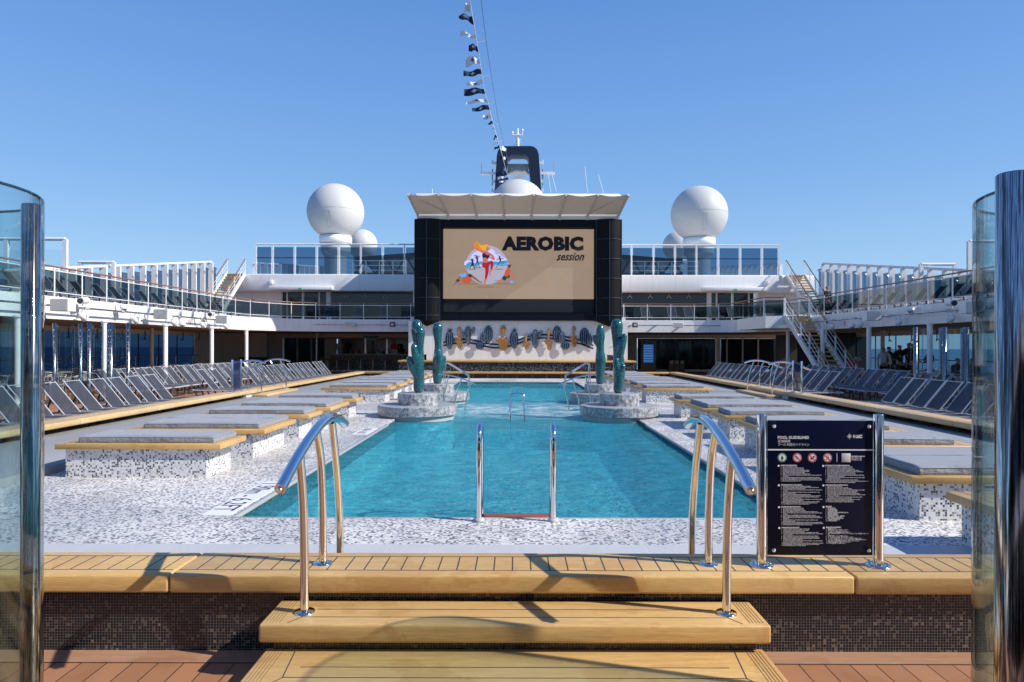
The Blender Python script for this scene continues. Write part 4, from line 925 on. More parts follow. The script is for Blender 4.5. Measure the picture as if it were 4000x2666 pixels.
# canopy above the screen
cp = thing('canopy', 'flared white fabric canopy with ribs above the big screen', 'canopy', (0, 36, 8.46))
bx0, bx1, fx0, fx1, by, fy, bz, fz = -5.30, 5.38, -5.55, 5.62, 36.35, 34.6, 8.72, 9.42
ribs = []
for i, u in enumerate((115, 385, 680, 965, 1250, 1540, 1828, 2100)):
    t = (u - 115) / 1985.; ribs.append((Vector((fx0 + (fx1 - fx0) * t, fy, fz)), Vector((bx0 + (bx1 - bx0) * (t * .955 + .0225 if 0 < t < 1 else t), by, bz))))
fb = MB(); rb = MB()
for i in range(7):
    (A, B), (C_, D) = ribs[i], ribs[i + 1]; n = 8; vs = []
    for a in range(n + 1):
        for c in range(n + 1):
            s_, t = a / n, c / n; pnt = A.lerp(C_, s_).lerp(B.lerp(D, s_), t)
            sag = math.sin(PI * s_)
            pnt = pnt + Vector((0, .10 * sag * (1 - t), -.10 * sag * (1 - t) + .05 * sag * math.sin(PI * t))); vs.append(pnt)
    fb.add(vs, [(a * (n + 1) + c, a * (n + 1) + c + 1, (a + 1) * (n + 1) + c + 1, (a + 1) * (n + 1) + c) for a in range(n) for c in range(n)], 0, True)
M['sail'] = plain('canopy_membrane', (.76, .72, .64), .7, var=.02, bstr=.03)
fb.build('fabric', M['sail'], cp)
for i, (A, B) in enumerate(ribs):
    m = MB(); m.bar(A + Vector((0, -.02, -.04)), B + Vector((0, 0, -.05)), .09, .12); m.bar(B + Vector((0, -.03, 0)), B + Vector((0, .02, -.30)), .10, .08)
    if i in (0, 7): j = 1 if i == 0 else 6; m.tube([A + Vector((0, .02, -.03)), ribs[j][1] + Vector((0, -.08, .0))], .045, 8)
    m.build('rib', plain('rib_paint', (.60, .57, .52), .4), cp)
m = MB(); m.box(-5.30, 5.38, 36.38, 37.3, 8.462, 8.74); m.build('fascia', M['sail'], cp)
# roof structures behind
m = MB(); m.rbox(-5.9, 5.9, 38.5, 46, 9.3, 10.35, .2, 2); m.box(-5.4, 5.4, 37.42, 46, 3.3, 9.32); o = m.build('screen_backhouse', M['white']); tag(o, 'white roofed block standing behind the big screen', 'deckhouse')
# stage and art wall
st = thing('stage', 'low stage with teak edge and speckled mosaic front under the big screen', 'stage', (0, 36, 0))
m = MB(); plank_top(m, -6.1, 6.1, 34.9, 36.75, .86, .96, 'x', .5, .1); m.build('teak_edge', [M['teak'], M['caulk']], st)
m = MB(); m.box(-6.05, 6.05, 34.98, 36.75, 0, .86); m.build('mosaic_front', M['mosaic_bar'], st)
m = MB(); m.box(-5.85, 5.95, 36.76, 38.4, .96, 3.04); m.box(-5.85, -5.0, 37.45, 38.4, 0, 3.3); m.box(5.1, 5.95, 37.45, 38.4, 0, 3.3)
for i in range(9): pass
o = m.build('art_wall', M['plate']); tag(o, 'white wall behind the stage carrying the cactus relief', 'wall')
# cactus relief (photo crop 2353 px wide = 650 px from (1700,1250))
def aw(u, v): p = at(1700 + u / 3.62, 1250 + v / 3.62, 36.68); return (p.x, p.z)
rl_ = thing('cactus_relief', 'wall relief of flat navy and gold cacti on two wavy rails', 'wall art', (0, 36.68, 2))
navy = plain('relief_navy', (.004, .034, .080), .6, Specular_IOR_Level=.1); gold = plain('relief_gold', (.30, .13, .025), .5); rw = flat('relief_white', (.75, .75, .73))
def strip(m, pts, w_, mi, y0, y1):
    pts = smooth(pts, 3, False)
    for a, b_ in zip(pts[:-1], pts[1:]):
        A = aw(*a); B = aw(*b_); dx, dz = B[0] - A[0], B[1] - A[1]; l = math.hypot(dx, dz) or 1; nx, nz = -dz / l * w_, dx / l * w_; ex, ez = dx * .12, dz * .12
        m.poly([(A[0] + nx - ex, A[1] + nz - ez), (B[0] + nx + ex, B[1] + nz + ez), (B[0] - nx + ex, B[1] - nz + ez), (A[0] - nx - ex, A[1] - nz - ez)], y0, y1, mi)
m = MB()
strip(m, [(120, 320), (260, 285), (400, 275), (560, 292), (700, 330), (850, 348), (1000, 335), (1150, 295), (1300, 240), (1420, 215), (1600, 215), (1760, 230), (1900, 250), (2050, 290), (2150, 330), (2232, 362)], .040, 0, 36.70, 36.72)
strip(m, [(120, 365), (260, 335), (400, 322), (560, 338), (700, 375), (850, 398), (1000, 385), (1150, 345), (1300, 290), (1420, 262), (1600, 262), (1760, 278), (1900, 300), (2050, 340), (2150, 375), (2232, 408)], .040, 0, 36.70, 36.72)
m.build('wavy_rail', navy, rl_)
def barrel(cx, cy, rx, ry, ribs_=3, flower=False, tilt=0., y=36.65):
    m = MB(); n = 44; pts = []
    for i in range(n):
        a = 2 * PI * i / n; f = 1 + (.05 if i % 3 == 0 else 0)
        e = 1. if math.sin(a) > 0 else 1.
        px_, py_ = rx * f * math.cos(a), ry * f * math.sin(a)
        if flower: px_ *= 1 - .25 * (py_ / ry) if py_ > 0 else 1
        pts.append((cx + px_ * math.cos(tilt) - py_ * math.sin(tilt), cy + px_ * math.sin(tilt) + py_ * math.cos(tilt)))
    m.poly([aw(*p) for p in pts], y, y + .03)
    for j in range(-ribs_ // 2 + 1, ribs_ // 2 + 1):
        t = j / (ribs_ / 2 + .35) if ribs_ % 2 else (j - .5) / (ribs_ / 2 + .2)
        st_ = [(t * rx * math.cos(q), -ry * .9 * math.sin(q)) for q in [(-.42 + .84 * s_ / 6) * PI for s_ in range(7)]]
        strip(m, [(cx + a * math.cos(tilt) - b_ * math.sin(tilt), cy + a * math.sin(tilt) + b_ * math.cos(tilt)) for a, b_ in st_], (.0045), 1, y - .003, y + .0)
    if flower:
        for a in (-1.1, -.55, 0, .55, 1.1):
            c_, s_ = math.sin(a), -math.cos(a); tx_, ty_ = cx + 5, cy - ry - 2
            strip(m, [(tx_, ty_), (tx_ + c_ * 26 - 8 * s_ * .5, ty_ + s_ * 26 + 4), (tx_ + c_ * 42, ty_ + s_ * 42)], .012, 0, y, y + .03)
    m.build('cactus_panel', [navy, rw], rl_)
def finger(pts, ws, holes, y=36.62):
    m = MB()
    P = smooth([(a, b_, w_) for (a, b_), w_ in zip(pts, ws)], 4, False); L, Rr = [], []
    for i, p in enumerate(P):
        q = P[min(i + 1, len(P) - 1)]; o = P[max(i - 1, 0)]; dx, dy = q[0] - o[0], q[1] - o[1]; l = math.hypot(dx, dy) or 1
        L.append((p[0] - dy / l * p[2], p[1] + dx / l * p[2])); Rr.append((p[0] + dy / l * p[2], p[1] - dx / l * p[2]))
    return L + Rr[::-1]
def coral(cx, top, bot, s_, y=36.62, seed=0):
    m = MB(); r_ = random.Random(seed); h = bot - top
    body = [(cx - .13 * s_, bot), (cx - .22 * s_, bot - .16 * h), (cx - .47 * s_, bot - .34 * h), (cx - .50 * s_, bot - .42 * h), (cx - .38 * s_, bot - .43 * h), (cx - .30 * s_, bot - .39 * h), (cx - .38 * s_, bot - .49 * h), (cx - .30 * s_, bot - .53 * h), (cx - .18 * s_, bot - .47 * h), (cx - .17 * s_, bot - .68 * h), (cx - .22 * s_, bot - .85 * h), (cx - .05 * s_, top), (cx + .17 * s_, top + .03 * h), (cx + .23 * s_, top + .14 * h), (cx + .12 * s_, top + .30 * h), (cx + .10 * s_, bot - .49 * h), (cx + .30 * s_, bot - .53 * h), (cx + .36 * s_, bot - .48 * h), (cx + .26 * s_, bot - .42 * h), (cx + .22 * s_, bot - .36 * h), (cx + .46 * s_, bot - .36 * h), (cx + .48 * s_, bot - .28 * h), (cx + .34 * s_, bot - .20 * h), (cx + .24 * s_, bot)]
    m.poly([aw(*p) for p in smooth(body, 3)], y, y + .03)
    for i in range(26):
        v = r_.uniform(.04, .96); wv = .09 if v > .45 else .26
        u_, v_ = cx + r_.uniform(-wv, wv) * s_, bot - v * h; X, Z = aw(u_, v_)
        m.disc((X, y - .002, Z), .014, 'y', 8, 1)
    m.build('coral_panel', [gold, rw], rl_)
barrel(203, 285, 58, 125, 3, True); coral(338, 102, 398, 118, seed=1)
barrel(463, 222, 44, 130, 4); barrel(533, 155, 24, 52, 2, tilt=.45, y=36.62); barrel(402, 210, 20, 56, 2, tilt=-.35, y=36.62)
barrel(752, 205, 60, 118, 4); barrel(688, 255, 50, 78, 4, y=36.60); barrel(636, 368, 56, 54, 3, False, y=36.58)
coral(958, 86, 425, 190, seed=2); barrel(1115, 285, 60, 125, 3, True); coral(1285, 198, 408, 112, seed=3)
barrel(1415, 270, 46, 130, 4); barrel(1485, 200, 24, 55, 2, tilt=.4, y=36.62); barrel(1350, 245, 20, 50, 2, tilt=-.35, y=36.62)
coral(1605, 125, 418, 120, seed=4); barrel(1722, 205, 58, 115, 4); barrel(1788, 255, 45, 80, 4, y=36.60); barrel(1838, 365, 58, 56, 3, y=36.58)
coral(1960, 88, 380, 122, seed=5); barrel(2108, 235, 66, 120, 4); barrel(2175, 290, 42, 85, 3, y=36.60)
# floor monitors and mic stands on the stage
for sg, nm in ((-1, 'left'), (1, 'right')):
    t = thing('stage_monitor', 'black wedge stage monitor at the %s end of the stage' % nm, 'loudspeaker', (sg * 5.0, 35.6, .96))
    m = MB(); m.poly([(sg * 5.0 - .3, .96), (sg * 5.0 + .3, .96), (sg * 5.0 + sg * .15 + .0, 1.22), (sg * 5.0 - sg * .3, 1.27)], 35.4, 35.8); m.build('cabinet', M['dark'], t)
    m = MB(); m.disc((sg * 5.0, 35.395, 1.08), .09, 'y', 16); m.build('speaker_cone', M['black'], t)
    t = thing('microphone_stand', 'thin black microphone stand at the %s end of the stage' % nm, 'stand', (sg * 5.15, 35.9, .96))
    m = MB(); m.tube([(sg * 5.15, 35.9, .96), (sg * 5.15, 35.9, 1.75)], .012, 6); m.build('pole', M['dark'], t)
    m = MB(); m.tube([(sg * 5.15 - .3, 35.9, 1.62), (sg * 5.15 + .25, 35.9, 1.88)], .012, 6); m.build('boom', M['dark'], t)
# ================================================================= superstructure
BZ0, BZ1, BX = 2.50, 3.19, 14.2
def band(m, sg):
    # curved fascia joining side balcony and aft balcony
    pts = [(sg * BX, -3), (sg * BX, 33.2), (sg * 14.0, 35.2), (sg * 13.2, 37.0), (sg * 11.8, 38.2), (sg * 10.0, 38.6), (sg * 5.62, 38.6)]
    return pts
for sg, nm in ((-1, 'left'), (1, 'right')):
    b = thing('balcony', 'white curved balcony running along the %s side and behind the pool' % nm, 'balcony', (sg * 16, 20, BZ0))
    pts = smooth(band(None, sg)[1:6], 5, False); full = [band(None, sg)[0]] + pts + [band(None, sg)[6]]
    m = MB(); poly = full + [(sg * 5.62, 47.0), (sg * 20, 47.0), (sg * 20, -3)]
    vs = [(x, y, BZ0) for x, y in poly] + [(x, y, BZ1) for x, y in poly]; n = len(poly)
    m.add(vs, [(i, (i + 1) % n, n + (i + 1) % n, n + i) for i in range(n)], 0)
    m.add(vs[:n], [tuple(range(n))], 1); m.add(vs[n:], [tuple(range(n))], 2)
    m.build('slab', [M['plate'], plain('underdeck_lining', (.20, .15, .11), .8), plain('balcony_floor', (.25, .14, .09), .6)], b)
    gl, hr, wr, ps = MB(), MB(), MB(), MB()
    rp_ = [(x - sg * .0, y, 0) for x, y in full]
    def off(p, dz): return (p[0], p[1], dz)
    hr.tube([off(p, 4.10) for p in full], .028, 6); wr.tube([off(p, 3.98) for p in full], .017, 6); wr.tube([off(p, 3.32) for p in full], .017, 6)
    for a, c in zip(full[:-1], full[1:]):
        gl.quad((a[0], a[1], 3.33), (c[0], c[1], 3.33), (c[0], c[1], 3.97), (a[0], a[1], 3.97))
    hr.build('wooden_handrail', M['brown'], b); wr.build('rail_tube', M['whitem'], b); gl.build('glass_panel', M['glass_rail'], b)
    L_ = 0; nxt = 0.
    for a, c in zip(full[:-1], full[1:]):
        d = math.hypot(c[0] - a[0], c[1] - a[1])
        while nxt <= L_ + d:
            t = (nxt - L_) / d; x, y = a[0] + (c[0] - a[0]) * t, a[1] + (c[1] - a[1]) * t
            if y > 8:
                m = MB(); m.box(x - .015, x + .015, y - .022, y + .022, BZ1, 4.08); m.build('post', M['whitem'], b)
            nxt += 1.33
        L_ += d
# underdeck columns
for sg, nm in ((-1, 'left'), (1, 'right')):
    for i, y in enumerate((18.6, 22.5, 26.4, 30.4, 34.3)):
        m = MB(); x = sg * 13.6; m.lathe([(.085, 0), (.085, BZ0)], 14, (x, y)); m.lathe([(.12, BZ0 - .05), (.12, BZ0 - .002)], 14, (x, y))
        o = m.build('column', M['white']); tag(o, 'white round column under the %s balcony, %s from the camera' % (nm, ORD[i + 1]), 'column', 'white columns under the balconies')
    for i, y in enumerate((24.5, 32.5)):
        m = MB(); x = sg * 17.4; m.lathe([(.09, 0), (.09, BZ0)], 12, (x, y)); o = m.build('column', M['cream']); tag(o, 'cream round column deep under the %s balcony, %s from the camera' % (nm, ORD[i + 1]), 'column', 'cream columns deep under the balconies')
# side window walls to the sea
for sg, nm, gm in ((-1, 'left', M['glass_sea']), (1, 'right', M['glass_sea2'])):
    b = thing('window_wall', 'long wall of sea windows under the %s balcony' % nm, 'windows', (sg * 19.35, 28, 0))
    y1 = 40.8 if sg < 0 else 38.8
    for bx_ in ((sg * 19.35 - .08, sg * 19.35 + .08, -3, y1, 0, .35), (sg * 19.35 - .08, sg * 19.35 + .08, -3, y1, 2.28, 2.5), (*sorted((sg * 19.3, sg * 20)), -3.2, -3, 0, 2.5)): m = MB(); m.box(*bx_); m.build('wall', M['cream'], b)
    y = 1.2
    while y < y1:
        m = MB(); ye = min(y + 1.98, y1); m.quad((sg * 19.35, y + .02, .35), (sg * 19.35, ye - .02, .35), (sg * 19.35, ye - .02, 2.28), (sg * 19.35, y + .02, 2.28)); m.build('window_pane', gm, b)
        m = MB(); m.box(sg * 19.33 - .025, sg * 19.33 + .025, ye - .025, ye + .0, .35, 2.28); m.tube([(sg * 19.0, ye, 2.45), (sg * 19.0, ye, 2.1), (sg * 19.05, ye - .12, 1.98)], .025, 6); m.tube([(sg * 19.0, ye, 2.1), (sg * 19.05, ye + .12, 1.98)], .025, 6)
        m.build('mullion', M['dark'], b); y = ye
    m = MB(); m.tube([(sg * 19.0, 1, 1.12), (sg * 19.0, y1, 1.12)], .025, 6); m.build('handrail', M['brown'], b)
    y = 2.
    while y < y1:
        m = MB(); m.tube([(sg * 19.0, y, .1), (sg * 19.0, y, 1.1)], .02, 6); m.build('handrail_post', M['steel'], b); y += 2.
# aft lower deckhouse front
dh = thing('lower_deckhouse', 'deckhouse front below the aft balcony with dark sliding doors and bar opening', 'deckhouse', (0, 46, 0))
m = MB()
def wp(px): return (px - VX) * 46.0 / F
m.box(-20, wp(1103), 46.0, 46.4, 0, 2.5); m.box(wp(1103), wp(1268), 46.0, 46.4, 2.22, 2.5); m.box(wp(1268), wp(1310), 46.0, 46.4, 0, 2.5)
m.box(wp(1310), -5.6, 46.6, 46.9, 0, 2.5); m.box(5.6, wp(2488), 46.0, 46.4, 0, 2.5); m.box(wp(2488), wp(2800), 46.0, 46.4, 2.25, 2.5); m.box(wp(2800), wp(2815), 46.0, 46.4, 0, 2.5); m.box(wp(2488), wp(2800), 46.0, 46.4, 0, .16)
m.box(wp(2815), wp(3030), 46.0, 46.4, 2.25, 2.5)
for q_ in range(len(m.v) // 8):
    w_ = MB(); w_.v = m.v[q_ * 8:q_ * 8 + 8]; w_.f = m.f[:6]; w_.m = m.m[:6]; w_.sm = m.sm[:6]; w_.build('wall', M['cream'], dh)
m = MB(); m.box(-19.3, -18.9, 40.8, 46, 0, 2.5); m.build('side_wall', M['cream'], dh)
m = MB(); m.box(-18.9, -16.2, 44.0, 44.2, 0, 2.5); m.build('side_wall', M['cream'], dh)
m = MB(); m.box(wp(3030), 20, 46.0, 46.4, 0, 2.5); m.build('dark_wall', M['darkin'], dh)
m = MB(); m.box(16, 20, 38.8, 39, 0, 2.5); m.build('dark_wall', M['darkin'], dh)
for a, b_ in ((1108, 1160), (1163, 1215), (1218, 1266), (2492, 2796), (2818, 2838), (2842, 2898), (2904, 2960), (2964, 3028)):
    m = MB(); m.box(wp(a), wp(b_), 46.1, 46.15, .16, 2.24); m.build('dark_glass_door' if b_ < 2400 or a > 2800 else 'dark_window', M['glass_dark'], dh)
for a in (1161, 1216, 2840, 2901, 2962):
    m = MB(); m.box(wp(a) - .05, wp(a) + .05, 46.0, 46.16, 0, 2.25); m.build('door_frame', M['lgrey'], dh)
# aft upper deckhouse front and terrace
ud = thing('upper_deckhouse', 'white upper deckhouse front with dark glass doors behind the aft balcony', 'deckhouse', (0, 47, BZ1))
m = MB()
def wq(px): return (px - VX) * 47.0 / F
UB, UT = 5.38, 6.52
for a, b_ in ((-20.0, wq(1100)), (wq(2960), 20.0)): m.box(a, b_, 47.0, 47.3, BZ1, UB)
m.rbox(-20.0, -5.41, 46.0, 49, UB, UT, .06, 2); m.rbox(5.41, 20.0, 46.0, 49, UB, UT, .06, 2)
m.box(wq(1275), wq(1290), 46.95, 47.3, BZ1, UB); m.box(wq(2762), wq(2778), 46.95, 47.3, BZ1, UB)
m.build('wall', M['plate'], ud)
for a, b_ in ((1058, 1303), (2742, 2985)):
    m = MB(); m.rbox(wp(a), wp(b_), 45.55, 46.02, 5.42, 5.68, .03, 2); m.build('door_hood', M['white'], ud)
for px in (1180, 2864):
    m = MB(); m.box(wp(px) - .10, wp(px) + .10, 45.53, 45.56, 5.46, 5.55); m.build('exit_sign', M['green'], ud)
for a, b_ in ((1102, 1119), (1124, 1177), (1186, 1244), (1250, 1272), (1292, 1612), (2430, 2760), (2780, 2796), (2802, 2857), (2867, 2922), (2928, 2944)):
    m = MB(); m.box(wq(a), wq(b_), 47.08, 47.12, BZ1, UB); m.build('dark_glass_panel', M['glass_dark'], ud)
for a in (1121.5, 1181.5, 1247, 2799, 2862, 2925):
    m = MB(); m.box(wq(a) - .045, wq(a) + .045, 46.97, 47.1, BZ1, UB); m.build('door_frame', M['whitem'], ud)
for i, (px, sd) in enumerate(((1505, 1), (1352, 1), (1425, 1), (2460, 1), (2540, 1), (2612, 1), (2690, 1))):
    m = MB(); x = wq(px); m.tube([(x, 47.03, 5.3), (x, 47.03, 5.2), (x - .13, 47.03, 5.05)], .012, 5); m.tube([(x, 47.03, 5.2), (x + .13, 47.03, 5.05)], .012, 5)
    for e in (-.13, .13): m.lathe([(0, -.035), (.035, 0), (0, .035)], 8, M=Matrix.Translation((x + e, 47.0, 5.05)))
    m.build('glass_bracket', M['whitem'], ud)
for a, z, cm in ((1022, 4.55, 'whitem'), (2992, 4.55, 'yellow')):
    m = MB(); m.box(wq(a) - .08, wq(a) + .08, 46.96, 47.0, z - .12, z + .1); m.build('notice', M[cm], ud)
for px in (1060, 2992):
    m = MB(); x = wp(px); m.rbox(x - .12, x + .12, 45.8, 46.0, 5.85, 6.1, .02, 2); o = m.build('wall_box', M['white']); tag(o, 'square white box on the upper white wall on the %s' % ('left' if px < 2000 else 'right'), 'wall box')
# glass windscreen of the terrace
for sg, nm in ((-1, 'left'), (1, 'right')):
    b = thing('glass_windscreen', 'tall framed glass windscreen on the upper terrace %s of the screen' % nm, 'windscreen', (sg * 11, 46, UT))
    xe = -17.75 if sg < 0 else 17.45; T = 8.55
    posts = ([wp(p) for p in (996, 1062, 1149, 1235, 1321, 1407, 1493, 1578)] if sg < 0 else [wp(p) for p in (2467, 2553, 2637, 2721, 2806, 2892, 2977, 3044)])
    m = MB(); m.tube([(posts[0] if sg < 0 else 5.5, 46.1, T), (-5.5 if sg < 0 else posts[-1], 46.1, T)], .05, 8); m.tube([(posts[0] if sg < 0 else 5.5, 46.2, UT + 1.12), (-5.5 if sg < 0 else posts[-1], 46.2, UT + 1.12)], .028, 6, 1)
    m.build('top_rail', [M['whitem'], M['dark']], b)
    pl = posts + ([-5.5] if sg < 0 else []); pl = ([5.5] if sg > 0 else []) + pl
    for x in posts:
        m = MB(); m.box(x - .045, x + .045, 46.06, 46.14, UT, T); m.build('post', M['whitem'], b)
    for a, c in zip(pl[:-1], pl[1:]):
        g = .10; m = MB(); m.quad((a + g, 46.1, UT + .02), (c - g, 46.1, UT + .02), (c - g, 46.1, T - .20), (a + g, 46.1, T - .20)); m.build('glass_pane', M['glass_blue'], b)
        m = MB()
        for e in (a + g + .06, c - g - .06):
            for z in (UT + .3, T - .42): m = MB(); m.lathe([(0, 0), (.03, .01), (.03, .03), (0, .04)], 8, M=Matrix.Translation((e, 46.08, z)) @ Matrix.Rotation(PI / 2, 4, 'X')); m.build('glass_clamp', M['dark'], b)
# ================================================================= windbreak fins along both sides
for sg, nm in ((-1, 'left'), (1, 'right')):
    b = thing('side_windbreak', 'row of white fins with blue glass along the %s balcony outer edge' % nm, 'windbreak', (sg * 19.4, 36, BZ1))
    def tz(y): return 5.23 + .1425 * (y - 30.9)
    ys = [24.2 + i * 1.115 for i in range(18)]
    m = MB(); m.tube([(sg * 19.4, 23.0, tz(23.)), (sg * 19.4, 43.3, tz(43.3))], .07, 8); m.build('top_rail', M['whitem'], b)
    for y in ys:
        m = MB(); z = tz(y) - .02; m.box(sg * 19.4 - .17, sg * 19.4 + .17, y - .05, y + .05, BZ1, z); m.build('fin', M['white'], b)
        m = MB(); m.quad((sg * 19.5, y + .1, BZ1), (sg * 19.5, y + 1.03, BZ1), (sg * 19.5, y + 1.03, z - .22), (sg * 19.5, y + .1, z - .22)); m.build('glass_pane', M['glass_blue'], b)
    m = MB()
    for y in ys:
        for z in (tz(y) - .5, BZ1 + 1.2): m = MB(); m.tube([(sg * 19.15, y - .07, z), (sg * 19.0, y - .08, z + .1), (sg * 18.95, y - .08, z)], .03, 5); m.build('clamp', M['steel'], b)
    m.build('clamp', M['steel'], b) if False else None
    b = thing('frame_screen', 'white tube framed glass screens near the camera end of the %s balcony' % nm, 'windscreen', (sg * 20.5, 30, BZ1))
    for d, z, xs in ((29.0, 6.2, (19.2, 21.7)), (32.3, 5.62, (19.1, 20.7))):
        for x in xs:
            m = MB(); m.box(sg * x - .09, sg * x + .09, d - .06, d + .06, BZ1, z); m.build('post', M['whitem'], b)
        m = MB(); m.tube([(sg * xs[0], d, z), (sg * (xs[1] + (2 if d < 30 else 0)), d, z)], .075, 8); m.build('top_rail', M['whitem'], b)
        m = MB(); m.quad((sg * (xs[0] + .15), d, BZ1), (sg * (xs[1] - .1), d, BZ1), (sg * (xs[1] - .1), d, z - .45), (sg * (xs[0] + .15), d, z - .45)); m.build('glass_pane', M['glass_clear'], b)
    # fins continuing far behind on the upper terrace
    b = thing('far_windbreak', 'distant row of pale fins seen through the %s terrace glass' % nm, 'windbreak', (sg * 18.5, 60, UT))
    for i in range(17):
        y = 50.5 + i * 1.5; m = MB(); m.box(sg * 19.3 - .3, sg * 19.3 + .3, y - .06, y + .06, UT - .5, 7.75 + (y - 50) * .1); m.build('fin', M['white'], b)
    m = MB(); m.tube([(sg * 19.3, 50, 7.75), (sg * 19.3, 75, 10.25)], .08, 6); m.build('top_rail', M['whitem'], b)
m = MB(); m.box(-20, 20, 49, 110, UB, UT - .01); o = m.build('upper_terrace_floor', M['white']); tag(o, 'white upper terrace slab stretching behind the glass windscreens', 'deckhouse')
# sliding roof trusses beyond the terrace
for sg, nm in ((-1, 'left'), (1, 'right')):
    b = thing('roof_truss', 'dark steel truss of the sliding roof behind the %s terrace glass' % nm, 'roof truss', (sg * 10, 56, UT))
    def q(px, py): return at(px, py, 56)
    A, B = (q(1385, 1013), q(1625, 995)) if sg < 0 else (q(2425, 1003), q(2665, 1022))
    m = MB(); m.box(A.x, B.x, 56.1, 70, A.z - .05 if sg < 0 else B.z - .05, A.z + .25 if sg < 0 else B.z + .25); m.build('roof_panel', M['mgrey'], b)
    m = MB(); m.bar(A, B, .25, .3); m.bar((A.x, 56, 7.6), (B.x, 56, 7.6), .2, .2); n = 6
    for i in range(n):
        t0, t1 = i / n, (i + 1) / n; a = A.lerp(B, t0 if i % 2 else t1); c = Vector((A.x + (B.x - A.x) * (t1 if i % 2 else t0), 56, 7.6)); m.bar(a, c, .16, .16)
    m.build('truss', M['dark'], b)
    m = MB()
    for z in (7.35, 7.7, 8.05): m.tube([(A.x, 51, z), (B.x, 51, z)], .025, 5)
    for i in range(6): x = A.x + (B.x - A.x) * i / 5; m.tube([(x, 51, UT), (x, 51, 8.05)], .03, 5)
    m.build('guard_rail', M['whitem'], b)
# ================================================================= stairs
def stair(label, x0, x1, ya, za, yb, zb_, n, rails=True, dark=True):
    """treads across x0..x1, from (ya,za) low end to (yb,zb_) high end"""
    s = thing('staircase', label, 'staircase', ((x0 + x1) / 2, (ya + yb) / 2, za))
    for i in range(n):
        t = (i + 1) / (n + .0); y = ya + (yb - ya) * t; z = za + (zb_ - za) * t
        m = MB(); d = .13 if yb > ya else -.13
        m.box(x0 + .03, x1 - .03, min(y - d, y + d), max(y - d, y + d), z - .055, z)
        m.build('tread', [M['teak'], M['brown']], s)
    for x in (x0, x1):
        m = MB(); m.bar((x, ya, za + .0), (x, yb, zb_ - .02), .04, .26); m.build('stringer', M['whitem'], s)
        m = MB(); m.tube([(x, ya - (.25 if yb > ya else -.25), za + .90), (x, ya, za + 1.0), (x, yb, zb_ + .98), (x, yb + (.1 if yb > ya else -.1), zb_ + .98)], .035, 8); m.build('wooden_handrail', M['brown'], s)
        m = MB()
        for h in (.25, .5, .75): m.tube([(x, ya, za + h), (x, yb, zb_ + h)], .013, 5)
        for i in range(6): t = i / 5; y = ya + (yb - ya) * t; z = za + (zb_ - za) * t; m.bar((x, y, z), (x, y, z + .98), .05, .05)
        m.build('balustrade', M['whitem'], s)
    return s
stair('white staircase with teak treads up to the left upper terrace', -19.5, -18.3, 41.6, BZ1, 45.9, UT, 17)
stair('white staircase with teak treads up to the right upper terrace', 18.1, 19.3, 41.6, BZ1, 45.9, UT, 17)
stair('white staircase from the pool deck up to the right balcony', 12.95, 14.1, 28.4, 0.0, 33.0, BZ1, 17)
# landing of the lower staircase
ld = thing('stair_landing', 'small white glass-railed landing at the top of the right lower staircase', 'landing', (13.3, 34, BZ1))
m = MB(); m.box(12.0, 14.3, 33.0, 37.2, BZ0 + .1, BZ1 - .003); m.build('slab', M['white'], ld)
m = MB(); m.tube([(12.9, 33.0, 4.10), (12.02, 33.3, 4.10), (11.9, 37.6, 4.10)], .03, 6); m.build('wooden_handrail', M['brown'], ld)
m = MB(); m.quad((12.9, 33.02, 3.33), (12.04, 33.3, 3.33), (12.04, 33.3, 3.97), (12.9, 33.02, 3.97)); m.quad((12.02, 33.3, 3.33), (11.92, 37.6, 3.33), (11.92, 37.6, 3.97), (12.02, 33.3, 3.97)); m.build('glass_panel', M['glass_rail'], ld)
for x_, y_ in ((12.9, 33), (12.03, 33.3), (14.15, 33)): m = MB(); m.bar((x_, y_, BZ1), (x_, y_, 4.1), .05, .05); m.build('post', M['whitem'], ld)
# ================================================================= radomes, dome, funnel, mast
def radome(x, y, zc, r, label, panel=True):
    t = thing('radome', label, 'radome', (x, y, UT), 'white satellite radomes')
    m = MB(); a0 = math.asin(.50); prof = [(max(.001, r * math.sin(a)), zc + r * math.cos(a)) for a in [PI * i / 30 for i in range(26)]]
    m.lathe(prof, 48, (x, y)); m.build('dome', M['dome'], t)
    zz = prof[-1][1]; rb = r * .55
    m = MB(); m.lathe([(prof[-1][0], zz), (rb + .05, zz - .05), (rb + .05, zz - .62 * r / 2.3), (rb - .02, zz - .64 * r / 2.3)], 36, (x, y)); m.build('collar', M['white'], t)
    m = MB(); z2 = zz - .64 * r / 2.3; m.lathe([(rb + .03, z2), (rb + .03, z2 - .08), (rb - .06, z2 - .09), (rb - .06, z2 - .65), (rb * .72, z2 - 1.05), (rb * .72, UT)], 36, (x, y), smooth=False); m.build('pedestal', M['domeg'], t)
    if panel:
        m = MB(); vs = []
        for i in range(5):
            for j in range(3):
                el = math.radians(-8 - 8.5 * i); az = math.radians(-93 + (j - 1) * 4.5 + (x < 0) * 3); q = r + .008
                vs.append((x + q * math.cos(el) * math.cos(az), y + q * math.cos(el) * math.sin(az), zc + q * math.sin(el)))
        ring = [0, 1, 2, 5, 8, 11, 14, 13, 12, 9, 6, 3, 0]
        m.tube([vs[i] for i in ring], .012, 4); m.tube([(x + (r + .004) * math.cos(2 * PI * i / 48), y + (r + .004) * math.sin(2 * PI * i / 48), zc - .02) for i in range(49)], .010, 4, cap=False)
        m.build('access_hatch', M['domeg'], t)
    return t
radome(-14.9, 56, 12.66, 2.29, 'large white spherical radome on a pedestal left of the screen'); radome(14.9, 56, 12.55, 2.29, 'large white spherical radome on a pedestal right of the screen')
